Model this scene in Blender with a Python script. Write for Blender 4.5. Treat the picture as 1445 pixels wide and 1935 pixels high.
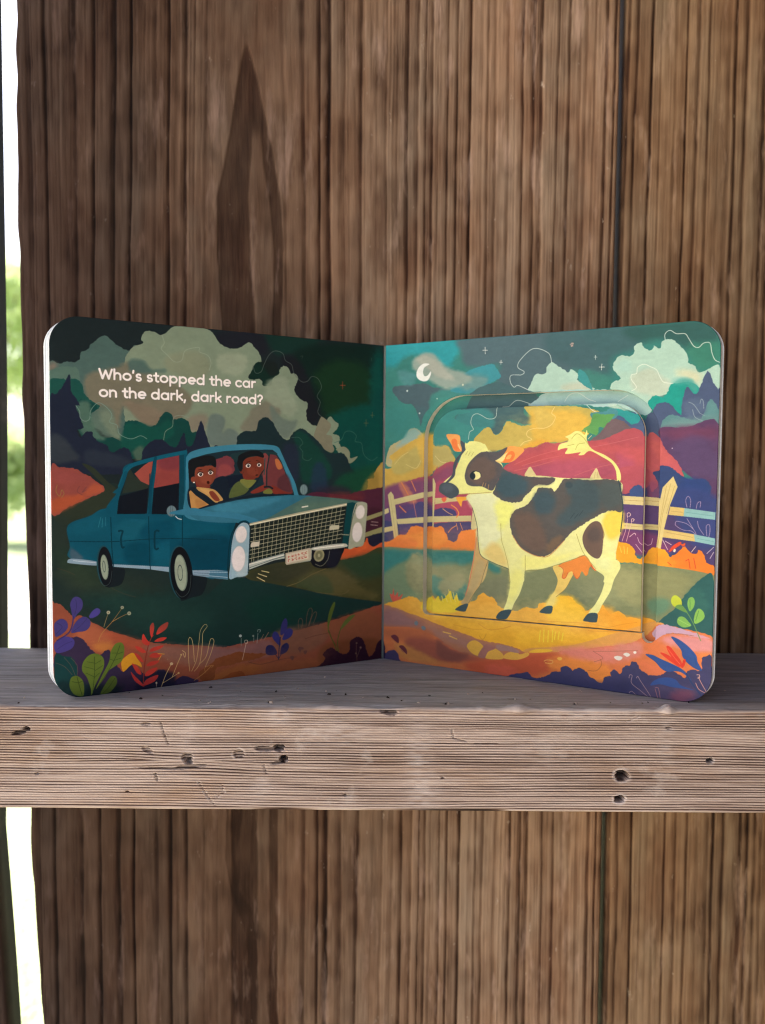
import bpy, bmesh, math
import numpy as np
from mathutils import Matrix, Vector
from mathutils.geometry import tessellate_polygon

sc = bpy.context.scene
for o in list(bpy.data.objects):
    bpy.data.objects.remove(o)

# ------------------------------------------------------------------ camera
# world: shelf top is z = 0, the book's gutter stands at the origin, +y goes into the wall; metres
PITCH, ROLL = .0526, -.0075
cam = bpy.data.cameras.new('camera'); cam_o = bpy.data.objects.new('camera', cam)
sc.collection.objects.link(cam_o); sc.camera = cam_o
fw = Vector((0, math.cos(PITCH), -math.sin(PITCH))); up0 = Vector((0, math.sin(PITCH), math.cos(PITCH))); rt0 = Vector((1, 0, 0))
rt = rt0 * math.cos(ROLL) - up0 * math.sin(ROLL); up = rt0 * math.sin(ROLL) + up0 * math.cos(ROLL)
M4 = Matrix((rt, up, -fw)).transposed().to_4x4(); M4.translation = Vector((-.0006, -.4748, .1092))
cam_o.matrix_world = M4
cam.sensor_fit = 'VERTICAL'; cam.sensor_height = 36; cam.lens = 36 * 1580 / 1935
cam.clip_start = .01; cam.clip_end = 500
cam.dof.use_dof = True; cam.dof.focus_distance = .405; cam.dof.aperture_fstop = 7.5

# ------------------------------------------------------------------ sky and sun
AZ, EL = math.radians(72), math.radians(38)            # the sun stands behind the plank wall, to the left: the book is in open shade
world = bpy.data.worlds.new('World'); sc.world = world; world.use_nodes = True
wn = world.node_tree; bg = wn.nodes['Background']
sky = wn.nodes.new('ShaderNodeTexSky'); sky.sky_type = 'NISHITA'; sky.sun_disc = False
sky.sun_elevation = EL; sky.sun_rotation = -AZ
sky.air_density = .75; sky.dust_density = 5.0; sky.ozone_density = .4
wn.links.new(sky.outputs[0], bg.inputs[0]); bg.inputs[1].default_value = .15
sun = bpy.data.lights.new('sun', 'SUN'); sun_o = bpy.data.objects.new('sun', sun); sc.collection.objects.link(sun_o)
sun.energy = 4.0; sun.angle = math.radians(.6); sun.color = (1, .95, .88)
d = Vector((-math.sin(AZ) * math.cos(EL), math.cos(AZ) * math.cos(EL), math.sin(EL)))
sun_o.rotation_euler = d.to_track_quat('Z', 'Y').to_euler()
sc.view_settings.view_transform = 'Standard'; sc.view_settings.look = 'None'
sc.view_settings.exposure = 1.8; sc.view_settings.gamma = 1
sc.view_settings.use_curve_mapping = False
sc.cycles.use_denoising = True; sc.cycles.filter_width = 1.0

# ------------------------------------------------------------------ helpers
C = sc.collection
def link(o, parent=None, kind=None, label=None, cat=None, group=None):
    C.objects.link(o)
    if parent is not None: o.parent = parent
    for k, v in (('kind', kind), ('label', label), ('category', cat), ('group', group)):
        if v: o[k] = v
    return o
def empty(name, label, cat, loc=(0, 0, 0), group=None):
    o = bpy.data.objects.new(name, None); o.location = loc; o.empty_display_size = .02
    return link(o, None, None, label, cat, group)
def mesh_obj(name, V, F, mats, parent=None, smooth=False, mi=None, **kw):
    me = bpy.data.meshes.new(name); me.from_pydata([tuple(v) for v in V] if not isinstance(V, np.ndarray) else V.tolist(), [], F)
    for m in (mats if isinstance(mats, (list, tuple)) else [mats]): me.materials.append(m)
    if mi is not None: me.polygons.foreach_set('material_index', np.asarray(mi, np.int32))
    if smooth: me.polygons.foreach_set('use_smooth', np.ones(len(me.polygons), bool))
    me.update()
    return link(bpy.data.objects.new(name, me), parent, **kw)
def attr(o, name, vals):
    a = o.data.attributes.new(name, 'FLOAT', 'POINT'); a.data.foreach_set('value', np.ascontiguousarray(vals, np.float32).ravel())

def _hash(ix, iy, seed):
    h = (ix.astype(np.int64) * 374761393 + iy.astype(np.int64) * 668265263 + seed * 974634777) & 0xffffffff
    h = ((h ^ (h >> 13)) * 1274126177) & 0xffffffff
    h = (h ^ (h >> 16)) & 0xffffff
    return h / float(0xffffff)
def vn(x, y, seed=0):
    """smooth value noise -.5 .. .5"""
    x, y = np.broadcast_arrays(np.asarray(x, float), np.asarray(y, float))
    ix = np.floor(x); iy = np.floor(y); fx = x - ix; fy = y - iy
    fx = fx * fx * (3 - 2 * fx); fy = fy * fy * (3 - 2 * fy)
    a = _hash(ix, iy, seed); b = _hash(ix + 1, iy, seed); c = _hash(ix, iy + 1, seed); d_ = _hash(ix + 1, iy + 1, seed)
    return (a * (1 - fx) + b * fx) * (1 - fy) + (c * (1 - fx) + d_ * fx) * fy - .5

class NT:
    """tiny node-tree builder"""
    def __init__(s, name, rough=.8, spec=.3):
        s.m = bpy.data.materials.new(name); s.m.use_nodes = True; s.t = s.m.node_tree; s.b = s.t.nodes['Principled BSDF']
        s.b.inputs['Roughness'].default_value = rough; s.b.inputs['Specular IOR Level'].default_value = spec
    def n(s, kind, **kw):
        nd = s.t.nodes.new(kind)
        for k, v in kw.items():
            if hasattr(nd, k): setattr(nd, k, v)
            else: nd.inputs[k].default_value = v
        return nd
    def l(s, a, b): s.t.links.new(a, b)
    def coords(s, scale):
        tc = s.n('ShaderNodeTexCoord'); mp = s.n('ShaderNodeMapping'); mp.inputs['Scale'].default_value = scale
        s.l(tc.outputs['Object'], mp.inputs[0]); return mp.outputs[0]
    def noise(s, scale, detail=3, rough=.55, sc_=1.0, dist=0):
        nd = s.n('ShaderNodeTexNoise'); nd.inputs['Scale'].default_value = sc_; nd.inputs['Detail'].default_value = detail
        nd.inputs['Roughness'].default_value = rough; nd.inputs['Distortion'].default_value = dist
        s.l(s.coords(scale), nd.inputs['Vector']); return nd.outputs['Fac']
    def attr(s, name):
        nd = s.n('ShaderNodeAttribute'); nd.attribute_name = name; return nd.outputs['Fac']
    def ramp(s, fac, stops):
        nd = s.n('ShaderNodeValToRGB'); cr = nd.color_ramp
        while len(cr.elements) < len(stops): cr.elements.new(.5)
        for e, (p, c) in zip(cr.elements, stops):
            e.position = p; e.color = (*c, 1) if len(c) == 3 else c
        s.l(fac, nd.inputs[0]); return nd.outputs[0]
    def mix(s, fac, a, b, mode='MIX'):
        nd = s.n('ShaderNodeMix'); nd.data_type = 'RGBA'; nd.blend_type = mode
        for i, v in ((0, fac), (6, a), (7, b)):
            if hasattr(v, 'links') or hasattr(v, 'is_linked'): s.l(v, nd.inputs[i])
            elif isinstance(v, (int, float)): nd.inputs[i].default_value = v
            else: nd.inputs[i].default_value = (*v, 1)
        return nd.outputs[2]
    def math(s, op, a, b=0.0, clamp=False):
        nd = s.n('ShaderNodeMath'); nd.operation = op; nd.use_clamp = clamp
        for i, v in enumerate((a, b)):
            if isinstance(v, (int, float)): nd.inputs[i].default_value = v
            else: s.l(v, nd.inputs[i])
        return nd.outputs[0]
    def bump(s, h, strength, dist):
        nd = s.n('ShaderNodeBump'); nd.inputs['Strength'].default_value = strength; nd.inputs['Distance'].default_value = dist
        s.l(h, nd.inputs['Height']); s.l(nd.outputs[0], s.b.inputs['Normal'])
    def col(s, c):
        if hasattr(c, 'is_linked'): s.l(c, s.b.inputs['Base Color'])
        else: s.b.inputs['Base Color'].default_value = (*c, 1)
        return s.m
def hexc(h, k=1.0):
    v = [int(h[i:i + 2], 16) / 255 for i in (0, 2, 4)]
    return tuple(k * (x / 12.92 if x <= .04045 else ((x + .055) / 1.055) ** 2.4) for x in v)

# ------------------------------------------------------------------ wood materials
def wall_wood(name, tone=1.0, hue=(1, 1, 1)):
    t = NT(name, .8, .12)
    g = t.attr('grain')
    fib = t.noise((900, 20, 60), 5, .7)
    pat = t.noise((26, 8, 7), 3, .6)
    pal = t.noise((75, 10, 14), 4, .65)
    f = t.math('ADD', g, t.math('MULTIPLY', t.math('SUBTRACT', fib, .5), .42), True)
    h = lambda c: tuple(a * tone * b for a, b in zip(hexc(c), hue))
    base = t.ramp(f, [(0, h('1c100a')), (.3, h('483021')), (.6, h('7f614b')), (1, h('a5866d'))])
    grey = t.ramp(f, [(0, h('1e140f')), (.4, h('584639')), (1, h('9a8a78'))])
    red = t.ramp(f, [(0, h('210f0a')), (.4, h('5c3626')), (1, h('a07658'))])
    c = t.mix(t.ramp(pat, [(.42, (0, 0, 0)), (.68, (.6, .6, .6))]), base, grey)
    c = t.mix(t.ramp(t.noise((22, 9, 9), 3), [(.5, (0, 0, 0)), (.7, (.55, .55, .55))]), c, red)
    c = t.mix(t.ramp(pal, [(.56, (0, 0, 0)), (.74, (.75, .75, .75))]), c, h('c8a894'))
    c = t.mix(t.ramp(t.noise((160, 40, 70), 4, .7), [(.66, (0, 0, 0)), (.74, (.55, .55, .55))]), c, h('d0bfae'))
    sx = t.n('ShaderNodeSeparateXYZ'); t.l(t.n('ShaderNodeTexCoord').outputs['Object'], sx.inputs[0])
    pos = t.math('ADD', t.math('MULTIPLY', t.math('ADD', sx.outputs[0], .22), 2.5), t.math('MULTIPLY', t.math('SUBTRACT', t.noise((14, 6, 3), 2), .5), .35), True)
    c = t.mix(1.0, c, t.ramp(pos, [(0, (.27, .25, .29)), (.2, (.50, .46, .46)), (.5, (.95, .92, .90)), (.75, (1.5, 1.47, 1.42)), (1, (1.5, 1.42, 1.25))]), 'MULTIPLY')   # colour runs from darker at the left to paler at the right
    t.bump(fib, .35, .0008)
    return t.col(c)
def shelf_wood():
    t = NT('weathered_shelf_wood', .75, .3)
    g = t.attr('grain'); up = t.attr('top'); st = t.attr('shade_stain'); pl = t.attr('pale')
    fib = t.noise((45, 700, 700), 4, .6)
    f = t.math('ADD', g, t.math('MULTIPLY', t.math('SUBTRACT', fib, .5), .45), True)
    front = t.ramp(f, [(0, hexc('2c1d17')), (.3, hexc('553e34')), (.62, hexc('8d786b')), (1, hexc('b6a296'))])
    warm = t.ramp(f, [(0, hexc('332015')), (.35, hexc('5f4230')), (1, hexc('a58468'))])
    c = t.mix(t.ramp(t.noise((16, 20, 55), 4, .6), [(.52, (0, 0, 0)), (.7, (.7, .7, .7))]), front, warm)
    c = t.mix(t.ramp(t.noise((30, 30, 40), 5, .7), [(.6, (0, 0, 0)), (.72, (.45, .45, .45))]), c, hexc('c9bcb4'))
    c = t.mix(pl, c, hexc('cfc2bb'))
    topn = t.math('ADD', t.math('MULTIPLY', t.noise((14, 260, 50), 5, .65), .6), t.math('MULTIPLY', t.noise((60, 1400, 60), 3, .6), .4))
    topc = t.ramp(topn, [(.32, hexc('5f5d5e')), (.47, hexc('868385')), (.56, hexc('979496')), (.7, hexc('b0adae'))])
    topc = t.mix(t.ramp(t.noise((22, 40, 40), 4, .6), [(.5, (0, 0, 0)), (.68, (.5, .5, .5))]), topc, hexc('8c8078'))
    c = t.mix(up, c, topc)
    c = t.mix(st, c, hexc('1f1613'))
    t.bump(t.math('ADD', fib, t.math('MULTIPLY', topn, 2.0)), .55, .0007)
    return t.col(c)

# ------------------------------------------------------------------ outside, seen through the gap between the wall planks
GZ = -.95
t = NT('lawn_grass', .9, .1)
lawn_m = t.col(t.mix(t.noise((1.3, 1.3, 1.3), 5, .65), hexc('86996a'), hexc('b6bf98')))
t.bump(t.noise((40, 40, 40), 4), .6, .03)
mesh_obj('lawn', [(-90, -60, GZ), (90, -60, GZ), (90, 140, GZ), (-90, 140, GZ)], [(0, 1, 2, 3)], lawn_m, kind='structure')
t = NT('pale_gravel', .9, .2)
grav_m = t.col(t.mix(t.noise((9, 9, 9), 5, .7), hexc('b9b3a4'), hexc('d8d4c8')))
t.bump(t.noise((60, 60, 60), 3), .5, .02)
mesh_obj('bounce_ground', [(-30, -25, GZ + .006), (30, -25, GZ + .006), (30, -.6, GZ + .006), (-30, -.6, GZ + .006)], [(0, 1, 2, 3)], grav_m, kind='structure')  # unseen pale ground added in front to bounce warm light back
mesh_obj('gravel_path', [(-40, 5.0, GZ + .006), (20, 4.6, GZ + .006), (20, 7.9, GZ + .006), (-40, 8.6, GZ + .006)], [(0, 1, 2, 3)], grav_m, kind='structure')
t = NT('leaf_green', .6, .3)
leaf_m = t.col(t.mix(t.noise((2.5, 2.5, 2.5), 3), hexc('98ac6c'), hexc('c8d49c')))
tr = t.n('ShaderNodeBsdfTranslucent'); tr.inputs[0].default_value = (*hexc('ccdca0'), 1); mx = t.n('ShaderNodeMixShader'); mx.inputs[0].default_value = .5
t.l(t.b.outputs[0], mx.inputs[1]); t.l(tr.outputs[0], mx.inputs[2]); t.l(mx.outputs[0], t.t.nodes['Material Output'].inputs[0])
t = NT('bark', .9, .2); bark_m = t.col(t.mix(t.noise((20, 20, 4), 4), hexc('5a4636'), hexc('7c6650')))
def shrub(name, label, cat, loc, rx, rz, nleaf, seed, trunk=.35, group=None):
    rs = np.random.RandomState(seed)
    root = empty(name, label, cat, loc, group)
    # stem: tapered, leaning, with three limbs
    V, F = [], []
    def limb(a, b, r0, r1, n=7):
        a, b = Vector(a), Vector(b); dz = (b - a).normalized(); ux = dz.orthogonal().normalized(); uy = dz.cross(ux); s0 = len(V)
        for k in range(4):
            p = a.lerp(b, k / 3) + ux * (.03 * math.sin(k * 2.1 + seed)); r = r0 + (r1 - r0) * k / 3
            for j in range(n): V.append(p + (ux * math.cos(6.283 * j / n) + uy * math.sin(6.283 * j / n)) * r)
        for k in range(3):
            for j in range(n): F.append((s0 + k * n + j, s0 + k * n + (j + 1) % n, s0 + (k + 1) * n + (j + 1) % n, s0 + (k + 1) * n + j))
    h = trunk + rz
    limb((0, 0, -.02), (.05, 0, h), .07, .04)
    for j in range(5):
        a = j * 1.257 + seed; limb((.04, 0, h * .55), (.04 + math.cos(a) * rx * .6, math.sin(a) * rx * .6, h + rz * .35), .04, .012)
    mesh_obj('trunk', V, F, bark_m, root, True)
    # crown: leaf-sized quads in uneven clumps
    cl = rs.randn(26, 3); cl /= np.linalg.norm(cl, axis=1)[:, None]; cl *= rs.uniform(.35, .95, (26, 1))
    cl = cl * [rx, rx, rz] + [0, 0, trunk + rz]
    ci = rs.randint(0, 26, nleaf); P = cl[ci] + rs.randn(nleaf, 3) * [rx * .17, rx * .17, rz * .17]
    P[:, 2] = np.maximum(P[:, 2], .05)
    a = rs.randn(nleaf, 3); a /= np.linalg.norm(a, axis=1)[:, None]; b = np.cross(a, rs.randn(nleaf, 3)); b /= np.linalg.norm(b, axis=1)[:, None]
    s = rs.uniform(.05, .09, (nleaf, 1))
    Vl = np.stack([P - a * s, P + b * s * .45, P + a * s, P - b * s * .45], 1).reshape(-1, 3)
    mesh_obj('crown', Vl, np.arange(nleaf * 4).reshape(-1, 4).tolist(), leaf_m, root)
    return root
shrub('garden_shrub', 'low sunlit green shrub beyond the gap, level with the open book', 'shrub', (-5.35, 11.0, GZ), .95, .72, 9000, 3)
shrub('garden_tree', 'bright green leafy tree seen high in the gap at far left', 'tree', (-7.9, 16.5, GZ), 2.0, 1.3, 14000, 8, 2.6)

# ------------------------------------------------------------------ plank wall
WALL_Y, THICK = .0222, .018
wall = empty('plank_wall', 'dark brown weathered wall of wide vertical planks behind the shelf', 'wall', (0, WALL_Y, GZ))
def ring_profile(g, seed):
    """1-D growth rings: uneven spacing, each ending in a sharp dark latewood line"""
    rs = np.random.RandomState(seed)
    pos = np.cumsum(rs.choice([.55, .75, .85, 1.0, 1.15], 400) * rs.uniform(.85, 1.15, 400)); dep = rs.uniform(.15, .9, 400); wid = rs.uniform(.07, .17, 400)
    i = np.clip(np.searchsorted(pos, g), 1, 399)
    dl = g - pos[i - 1]; dr = pos[i] - g
    k = np.maximum(dep[i] * np.exp(-(dr / (wid[i] * 1.5)) ** 2), dep[i - 1] * np.exp(-(dl / (wid[i - 1] * .45)) ** 2))
    lum = rs.uniform(-.12, .10, 400)
    return .78 - .68 * k + lum[i]
def plank(x0, x1, z0, z1, nx, nz, gfun, mat, edge0=None, edge1=None, amp=.0009):
    u = np.linspace(0, 1, nx); zz = np.concatenate([[GZ - .05, -.6], np.linspace(z0, z1, nz - 3), [.9, 1.75]]); nz = len(zz)
    e0 = x0 + (edge0(zz) if edge0 else 0 * zz); e1 = x1 + (edge1(zz) if edge1 else 0 * zz)
    X = e0[:, None] + (e1 - e0)[:, None] * u; Z = np.repeat(zz[:, None], nx, 1)
    G = gfun(X, Z)
    rnd = np.minimum(X - e0[:, None], e1[:, None] - X)
    Y = -amp * (G - .5) * 2 + .0012 * vn(X * 9, Z * 3, 5) + np.where(rnd < .0012, ((.0012 - rnd) / .0012) ** 2 * .0015, 0)
    Y = Y - Y.min() * 0
    V = np.stack([X, Y, Z], -1).reshape(-1, 3)
    idx = np.arange(nx * nz).reshape(nz, nx)
    F = np.stack([idx[:-1, :-1], idx[:-1, 1:], idx[1:, 1:], idx[1:, :-1]], -1).reshape(-1, 4).tolist()
    n0 = len(V)
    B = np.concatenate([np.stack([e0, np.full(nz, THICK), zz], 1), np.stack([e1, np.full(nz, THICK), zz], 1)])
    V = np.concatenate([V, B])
    for r in range(nz - 1):
        F.append((n0 + r, idx[r, 0], idx[r + 1, 0], n0 + r + 1)); F.append((idx[r, -1], n0 + nz + r, n0 + nz + r + 1, idx[r + 1, -1]))
        F.append((n0 + nz + r, n0 + r, n0 + r + 1, n0 + nz + r + 1))
    F.append([int(q) for q in idx[0][::-1]] + [n0, n0 + nz]); F.append([int(q) for q in idx[-1]] + [n0 + nz + nz - 1, n0 + nz - 1])
    F = [[int(q) for q in f] for f in F]
    V[:, 2] -= GZ
    o = mesh_obj('plank', V, F, mat, wall, True)
    attr(o, 'grain', np.concatenate([np.clip(G, 0, 1).ravel(), np.full(2 * nz, .12)]))  # side faces coloured dark to deepen the shade in the seams
    return o
def arch(X, Z, zs, outl, outr, inl, inr, tip_in):
    """soft mask of a pointed latewood figure given its left / right outlines at heights zs (top down)"""
    o = np.argsort(zs); zs = np.array(zs)[o]
    L = np.interp(Z, zs, np.array(outl)[o]); R = np.interp(Z, zs, np.array(outr)[o]); IL = np.interp(Z, zs, np.array(inl)[o]); IR = np.interp(Z, zs, np.array(inr)[o])
    wv = .0011 * vn(X * 20, Z * 38, 71) + .0005 * vn(X * 60, Z * 120, 72)
    X = X + wv
    sm = .0008
    m = np.clip((X - L) / sm + .5, 0, 1) * np.clip((R - X) / sm + .5, 0, 1) * np.clip((zs[-1] - Z) / .004, 0, 1)
    hole = np.clip((X - IL) / sm, 0, 1) * np.clip((IR - X) / sm, 0, 1) * np.clip((tip_in - Z) / .012, 0, 1)
    return m * (1 - .85 * hole), m * hole
def g_main(X, Z):
    x0 = -.079
    dx = X - x0
    wob = .0016 * vn(X * 30, Z * 5, 11) + .004 * vn(X * 8, Z * 2.2, 12) + .0010 * vn(X * 90, Z * 14, 13) + .0005 * vn(X * 300, Z * 45, 14)
    # rings lean gently outward round the figure
    bow = np.where(dx < 0, 1, -1) * .006 * np.exp(-(np.abs(dx) / .035) ** 2) * np.clip((.40 - Z) / .3, 0, 1)
    dx = dx + wob + bow
    lat = np.where(dx < 0, 40 + dx / .0112, 40 + dx / .0102)
    lat = np.where(dx > .085, lat + (dx - .085) / .020, lat)              # finer rings toward the right edge
    lat = lat + 1.1 * vn(X * 14, 0, 38) + .6 * vn(X * 45, 0, 39)
    fine = ring_profile(lat * 3.3 + 9 + .5 * vn(X * 60, Z * 8, 37), 23)
    calm = np.exp(-(np.abs(X - x0) / .026) ** 2)                           # flat-sawn middle: almost no lines
    G = ring_profile(lat, 21) * (1 + (fine - .75) * np.clip(.35 + 1.1 * vn(X * 18, Z * 2, 40), .05, .8))
    G = G * (1 - .8 * calm) + .66 * .8 * calm
    pz = lambda v: .109 + (884 - v) * .497 / 1580
    px = lambda u: (u - 722.5) * .497 / 1580 - .0022
    zs = [pz(v) for v in (104, 140, 180, 240, 320, 380, 480, 600, 900)]
    m1, h1 = arch(X, Z, zs, [px(u) for u in (471, 463, 455, 446, 431, 419, 417, 425, 440)], [px(u) for u in (473, 484, 494, 507, 521, 533, 541, 537, 530)],
                  [px(u) for u in (490, 490, 488, 482, 478, 475, 479, 487, 490)], [px(u) for u in (490, 490, 491, 495, 502, 513, 524, 522, 515)], pz(262))
    zs2 = [pz(v) for v in (1400, 1500, 1560, 1640, 1700, 1800, 2000)]
    m2, h2 = arch(X, Z, zs2, [px(u) for u in (418, 428, 432, 428, 438, 470, 482)], [px(u) for u in (470, 466, 462, 448, 452, 512, 535)],
                  [px(u) for u in (0, 0, 0, 0, 0, 488, 494)], [px(u) for u in (0, 0, 0, 0, 0, 500, 520)], pz(1760))
    G = G * (1 - m1 * .72) + m1 * .17 + .02
    G = G * (1 - m2 * .5) + m2 * .10
    G = G * (1 - h1 * .6) + h1 * .6 * .6
    G = G + (.16 * vn(X * 600, Z * 50, 31) + .20 * vn(X * 220, Z * 120, 32) + .22 * vn(X * 34, Z * 24, 33) + .16 * vn(X * 80, Z * 60, 34)) * (1 - .5 * m1) + .6 * np.clip(vn(X * 160, Z * 30, 45) - .26, 0, 1)
    G = G - .10 * np.clip((-.11 - X) / .08, 0, 1)                          # darker toward the left edge of the plank
    return G
def g_side(x_off, a, seed):
    def f(X, Z):
        g = (X - x_off + .0018 * vn(X * 40, Z * 5, seed) + .0010 * vn(X * 90, Z * 14, seed + 7) + .0005 * vn(X * 300, Z * 45, seed + 8) + .004 * vn(X * 8, Z * 2, seed + 1)) / a + 30
        g = g + 1.1 * vn(X * 14, 0, seed + 12) + .6 * vn(X * 45, 0, seed + 13)
        return ring_profile(g, seed) * (.80 + .25 * ring_profile(g * 3.3 + .5 * vn(X * 60, Z * 8, seed + 9), seed + 1)) + .16 * vn(X * 600, Z * 50, seed + 2) + .20 * vn(X * 220, Z * 120, seed + 3) + .22 * vn(X * 34, Z * 24, seed + 4) + .16 * vn(X * 80, Z * 60, seed + 5)
    return f
wm1 = wall_wood('brown_plank_wood', .55); wm2 = wall_wood('tan_plank_wood', .50, (1.0, 1.0, .94)); wm3 = wall_wood('dark_plank_wood', .55)
e_left = lambda z: .0035 * vn(z * 7, 0, 41) + .0012 * vn(z * 60, 0, 42) + .0025 * np.clip((.05 - z) / .35, 0, 1) + .0042 * np.clip((-.12 - z) / .12, 0, 1) - .001
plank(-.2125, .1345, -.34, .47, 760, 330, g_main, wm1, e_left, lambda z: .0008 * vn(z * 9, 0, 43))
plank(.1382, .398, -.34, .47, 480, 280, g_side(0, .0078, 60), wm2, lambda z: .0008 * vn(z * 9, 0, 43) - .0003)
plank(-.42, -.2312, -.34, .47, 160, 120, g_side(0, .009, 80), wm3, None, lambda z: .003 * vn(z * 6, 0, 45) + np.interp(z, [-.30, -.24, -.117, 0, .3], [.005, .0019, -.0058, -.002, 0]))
# sloping board roof added out of frame to cut the light from above
t = NT('shade_board_wood', .85, .2); shade_board_m = t.col(t.mix(t.noise((3, 40, 40), 4), hexc('4a3a2e'), hexc('6e5846')))
roof = empty('added_shade_roof', 'added unseen board roof that shades the shelf from above', 'roof', (0, WALL_Y, 1.7))
for k in range(8):
    y0 = .12 - k * .165; y1 = y0 - .162; z0 = .06 - k * .0; V = []
    for (yy, zz) in ((y0, 0), (y1, -.03), (y1, -.008), (y0, .022)):
        V += [(-1.8, yy, zz + (.12 - yy) * -.10 + .08), (1.5, yy, zz + (.12 - yy) * -.10 + .08)]
    mesh_obj('board', V, [(0, 1, 3, 2), (2, 3, 5, 4), (4, 5, 7, 6), (6, 7, 1, 0), (0, 2, 4, 6), (1, 7, 5, 3)], shade_board_m, roof)
side = empty('added_side_wall', 'added unseen plank wall that shades the shelf from the right', 'wall', (.402, WALL_Y, GZ))  # out-of-view wall added to stop light coming from the right
for k in range(5):
    y0 = -.004 - k * .23; y1 = y0 - .226
    V = [(a, y, z) for a in (0, .02) for y in (y0, y1) for z in (-.05, 2.55)]
    mesh_obj('plank', V, [(0, 1, 3, 2), (4, 6, 7, 5), (0, 4, 5, 1), (2, 3, 7, 6), (1, 5, 7, 3), (0, 2, 6, 4)], shade_board_m, side)
for k, (xa, xb) in enumerate(((-.70, -.424), (-1.02, -.704), (-1.36, -1.024), (-1.75, -1.364), (.404, .72), (.724, 1.02), (1.024, 1.40))):
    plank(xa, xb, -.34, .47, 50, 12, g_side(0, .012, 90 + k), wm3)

# ------------------------------------------------------------------ shelf
SH_F, SH_B, SH_T = -.0979, .0205, .0485        # front and back y, thickness
def build_shelf():
    R = .0016
    prof = []                                   # (y, z, ny, nz, s, zone)   s = distance down the front
    for q in np.linspace(SH_B, SH_F + R, 130): prof.append((q, 0, 0, 1, 0, 1))
    for k in range(1, 7):
        a = k / 7 * math.pi / 2; prof.append((SH_F + R - R * math.sin(a), -R + R * math.cos(a), -math.sin(a), math.cos(a), 0, 1 - k / 7))
    for q in np.linspace(-R, -SH_T + R, 235): prof.append((SH_F, q, -1, 0, -q, 0))
    for k in range(1, 6):
        a = k / 6 * math.pi / 2; prof.append((SH_F + R - R * math.cos(a), -SH_T + R - R * math.sin(a), -math.cos(a), -math.sin(a), SH_T, 0))
    for q in np.linspace(SH_F + R, SH_B, 14): prof.append((q, -SH_T, 0, -1, SH_T, 0))
    prof = np.array(prof); nr = len(prof)
    xs = np.concatenate([np.linspace(-.40, -.215, 90, endpoint=False), np.linspace(-.215, .215, 700, endpoint=False), np.linspace(.215, .40, 90)])
    X = np.repeat(xs[None], nr, 0); PY, PZ, NY, NZ, S, TOP = [np.repeat(prof[:, i][:, None], len(xs), 1) for i in range(6)]
    k = .0002386                                # metres per unit of the measured front layout
    fx = lambda u: (u - 722.5) * k
    fs = lambda v: (v - 1336.5) * k
    front = (NY < -.3)
    # ring lines run along the plank and bow round the knot
    kx, ks = fx(350), fs(1443)
    dk = np.exp(-(((X - kx) / .022) ** 2 + ((S - ks) / .006) ** 2))
    sw = S + .0012 * vn(X * 9, S * 60, 1) + .0005 * vn(X * 40, S * 200, 2) + .0016 * vn(X * 3.1, 0, 3) + dk * np.sign(S - ks) * .0011
    per = .00120 + .0 * S
    ph = sw / per + .5 * vn(S * 180, X * 4, 4)
    ln = np.abs((ph % 1) - .5) * 2              # 0 in the groove, 1 on the ridge
    li = np.floor(ph)
    depth = .55 + .9 * (_hash(li, 0 * li, 9) - .3)
    groove = np.clip(1 - ln / (.46 + .3 * (_hash(li, 0 * li, 10) - .5)), 0, 1) ** .8 * np.clip(depth + .2 + .6 * vn(X * 14, li * .37, 7), .35, 1.1)
    G = .88 - .95 * groove + .3 * vn(X * 60, S * 1500, 5) + .3 * vn(X * 17, S * 120, 6)
    disp = np.where(front, -.00036 * groove + .0004 * vn(X * 20, S * 60, 8), 0)
    disp = disp + np.where(TOP > .99, .00035 * vn(X * 25, PY * 260, 14) + .0003 * vn(X * 60, PY * 60, 15), 0)
    # chipped arris
    ar = (TOP > 0.0) & (TOP < .99) | ((S < .0022) & front) | ((TOP > .99) & (PY < SH_F + .004))
    disp = disp + np.where(ar, -.0011 * np.clip(vn(X * 55, 0, 16) + .02, 0, 1) * 1.6 - .0006 * np.clip(vn(X * 260, 0, 17), 0, 1), 0)
    for u, w, a in ((985, .0045, .0016), (1270, .003, .0022), (620, .003, .0006), (430, .004, .0005), (915, .002, .0008)):
        disp = disp + np.where(ar, a * np.exp(-((X - fx(u)) / w) ** 2), 0)
    shade_stain = np.zeros_like(X); pale = np.zeros_like(X)
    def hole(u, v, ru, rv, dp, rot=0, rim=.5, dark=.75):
        nonlocal disp, shade_stain, pale, G
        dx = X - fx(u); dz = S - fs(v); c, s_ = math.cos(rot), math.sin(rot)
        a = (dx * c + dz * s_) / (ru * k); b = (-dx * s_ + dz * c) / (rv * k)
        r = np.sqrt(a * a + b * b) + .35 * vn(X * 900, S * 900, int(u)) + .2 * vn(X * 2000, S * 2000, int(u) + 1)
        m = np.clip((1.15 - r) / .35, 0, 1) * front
        disp = disp - dp * m; shade_stain = np.maximum(shade_stain, m * dark)  # hole-depth shade put into the colour; knots are dark in themselves
        pale = np.maximum(pale, np.clip(1 - abs(r - 1.4) / .4, 0, 1) * front * rim * (1 - m) * np.clip(.4 + 2 * vn(X * 250, S * 300, int(u) + 3), 0, 1))
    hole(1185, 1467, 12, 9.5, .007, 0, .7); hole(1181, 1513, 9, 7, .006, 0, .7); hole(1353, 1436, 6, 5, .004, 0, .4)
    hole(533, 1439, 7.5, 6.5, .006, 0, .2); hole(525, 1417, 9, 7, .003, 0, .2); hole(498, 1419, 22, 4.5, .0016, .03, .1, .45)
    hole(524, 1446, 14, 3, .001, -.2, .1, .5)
    hole(40, 1384, 6, 4.5, .004, 0, .1); hole(26, 1391, 14, 4, .002, -.18, .1, .7)
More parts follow.
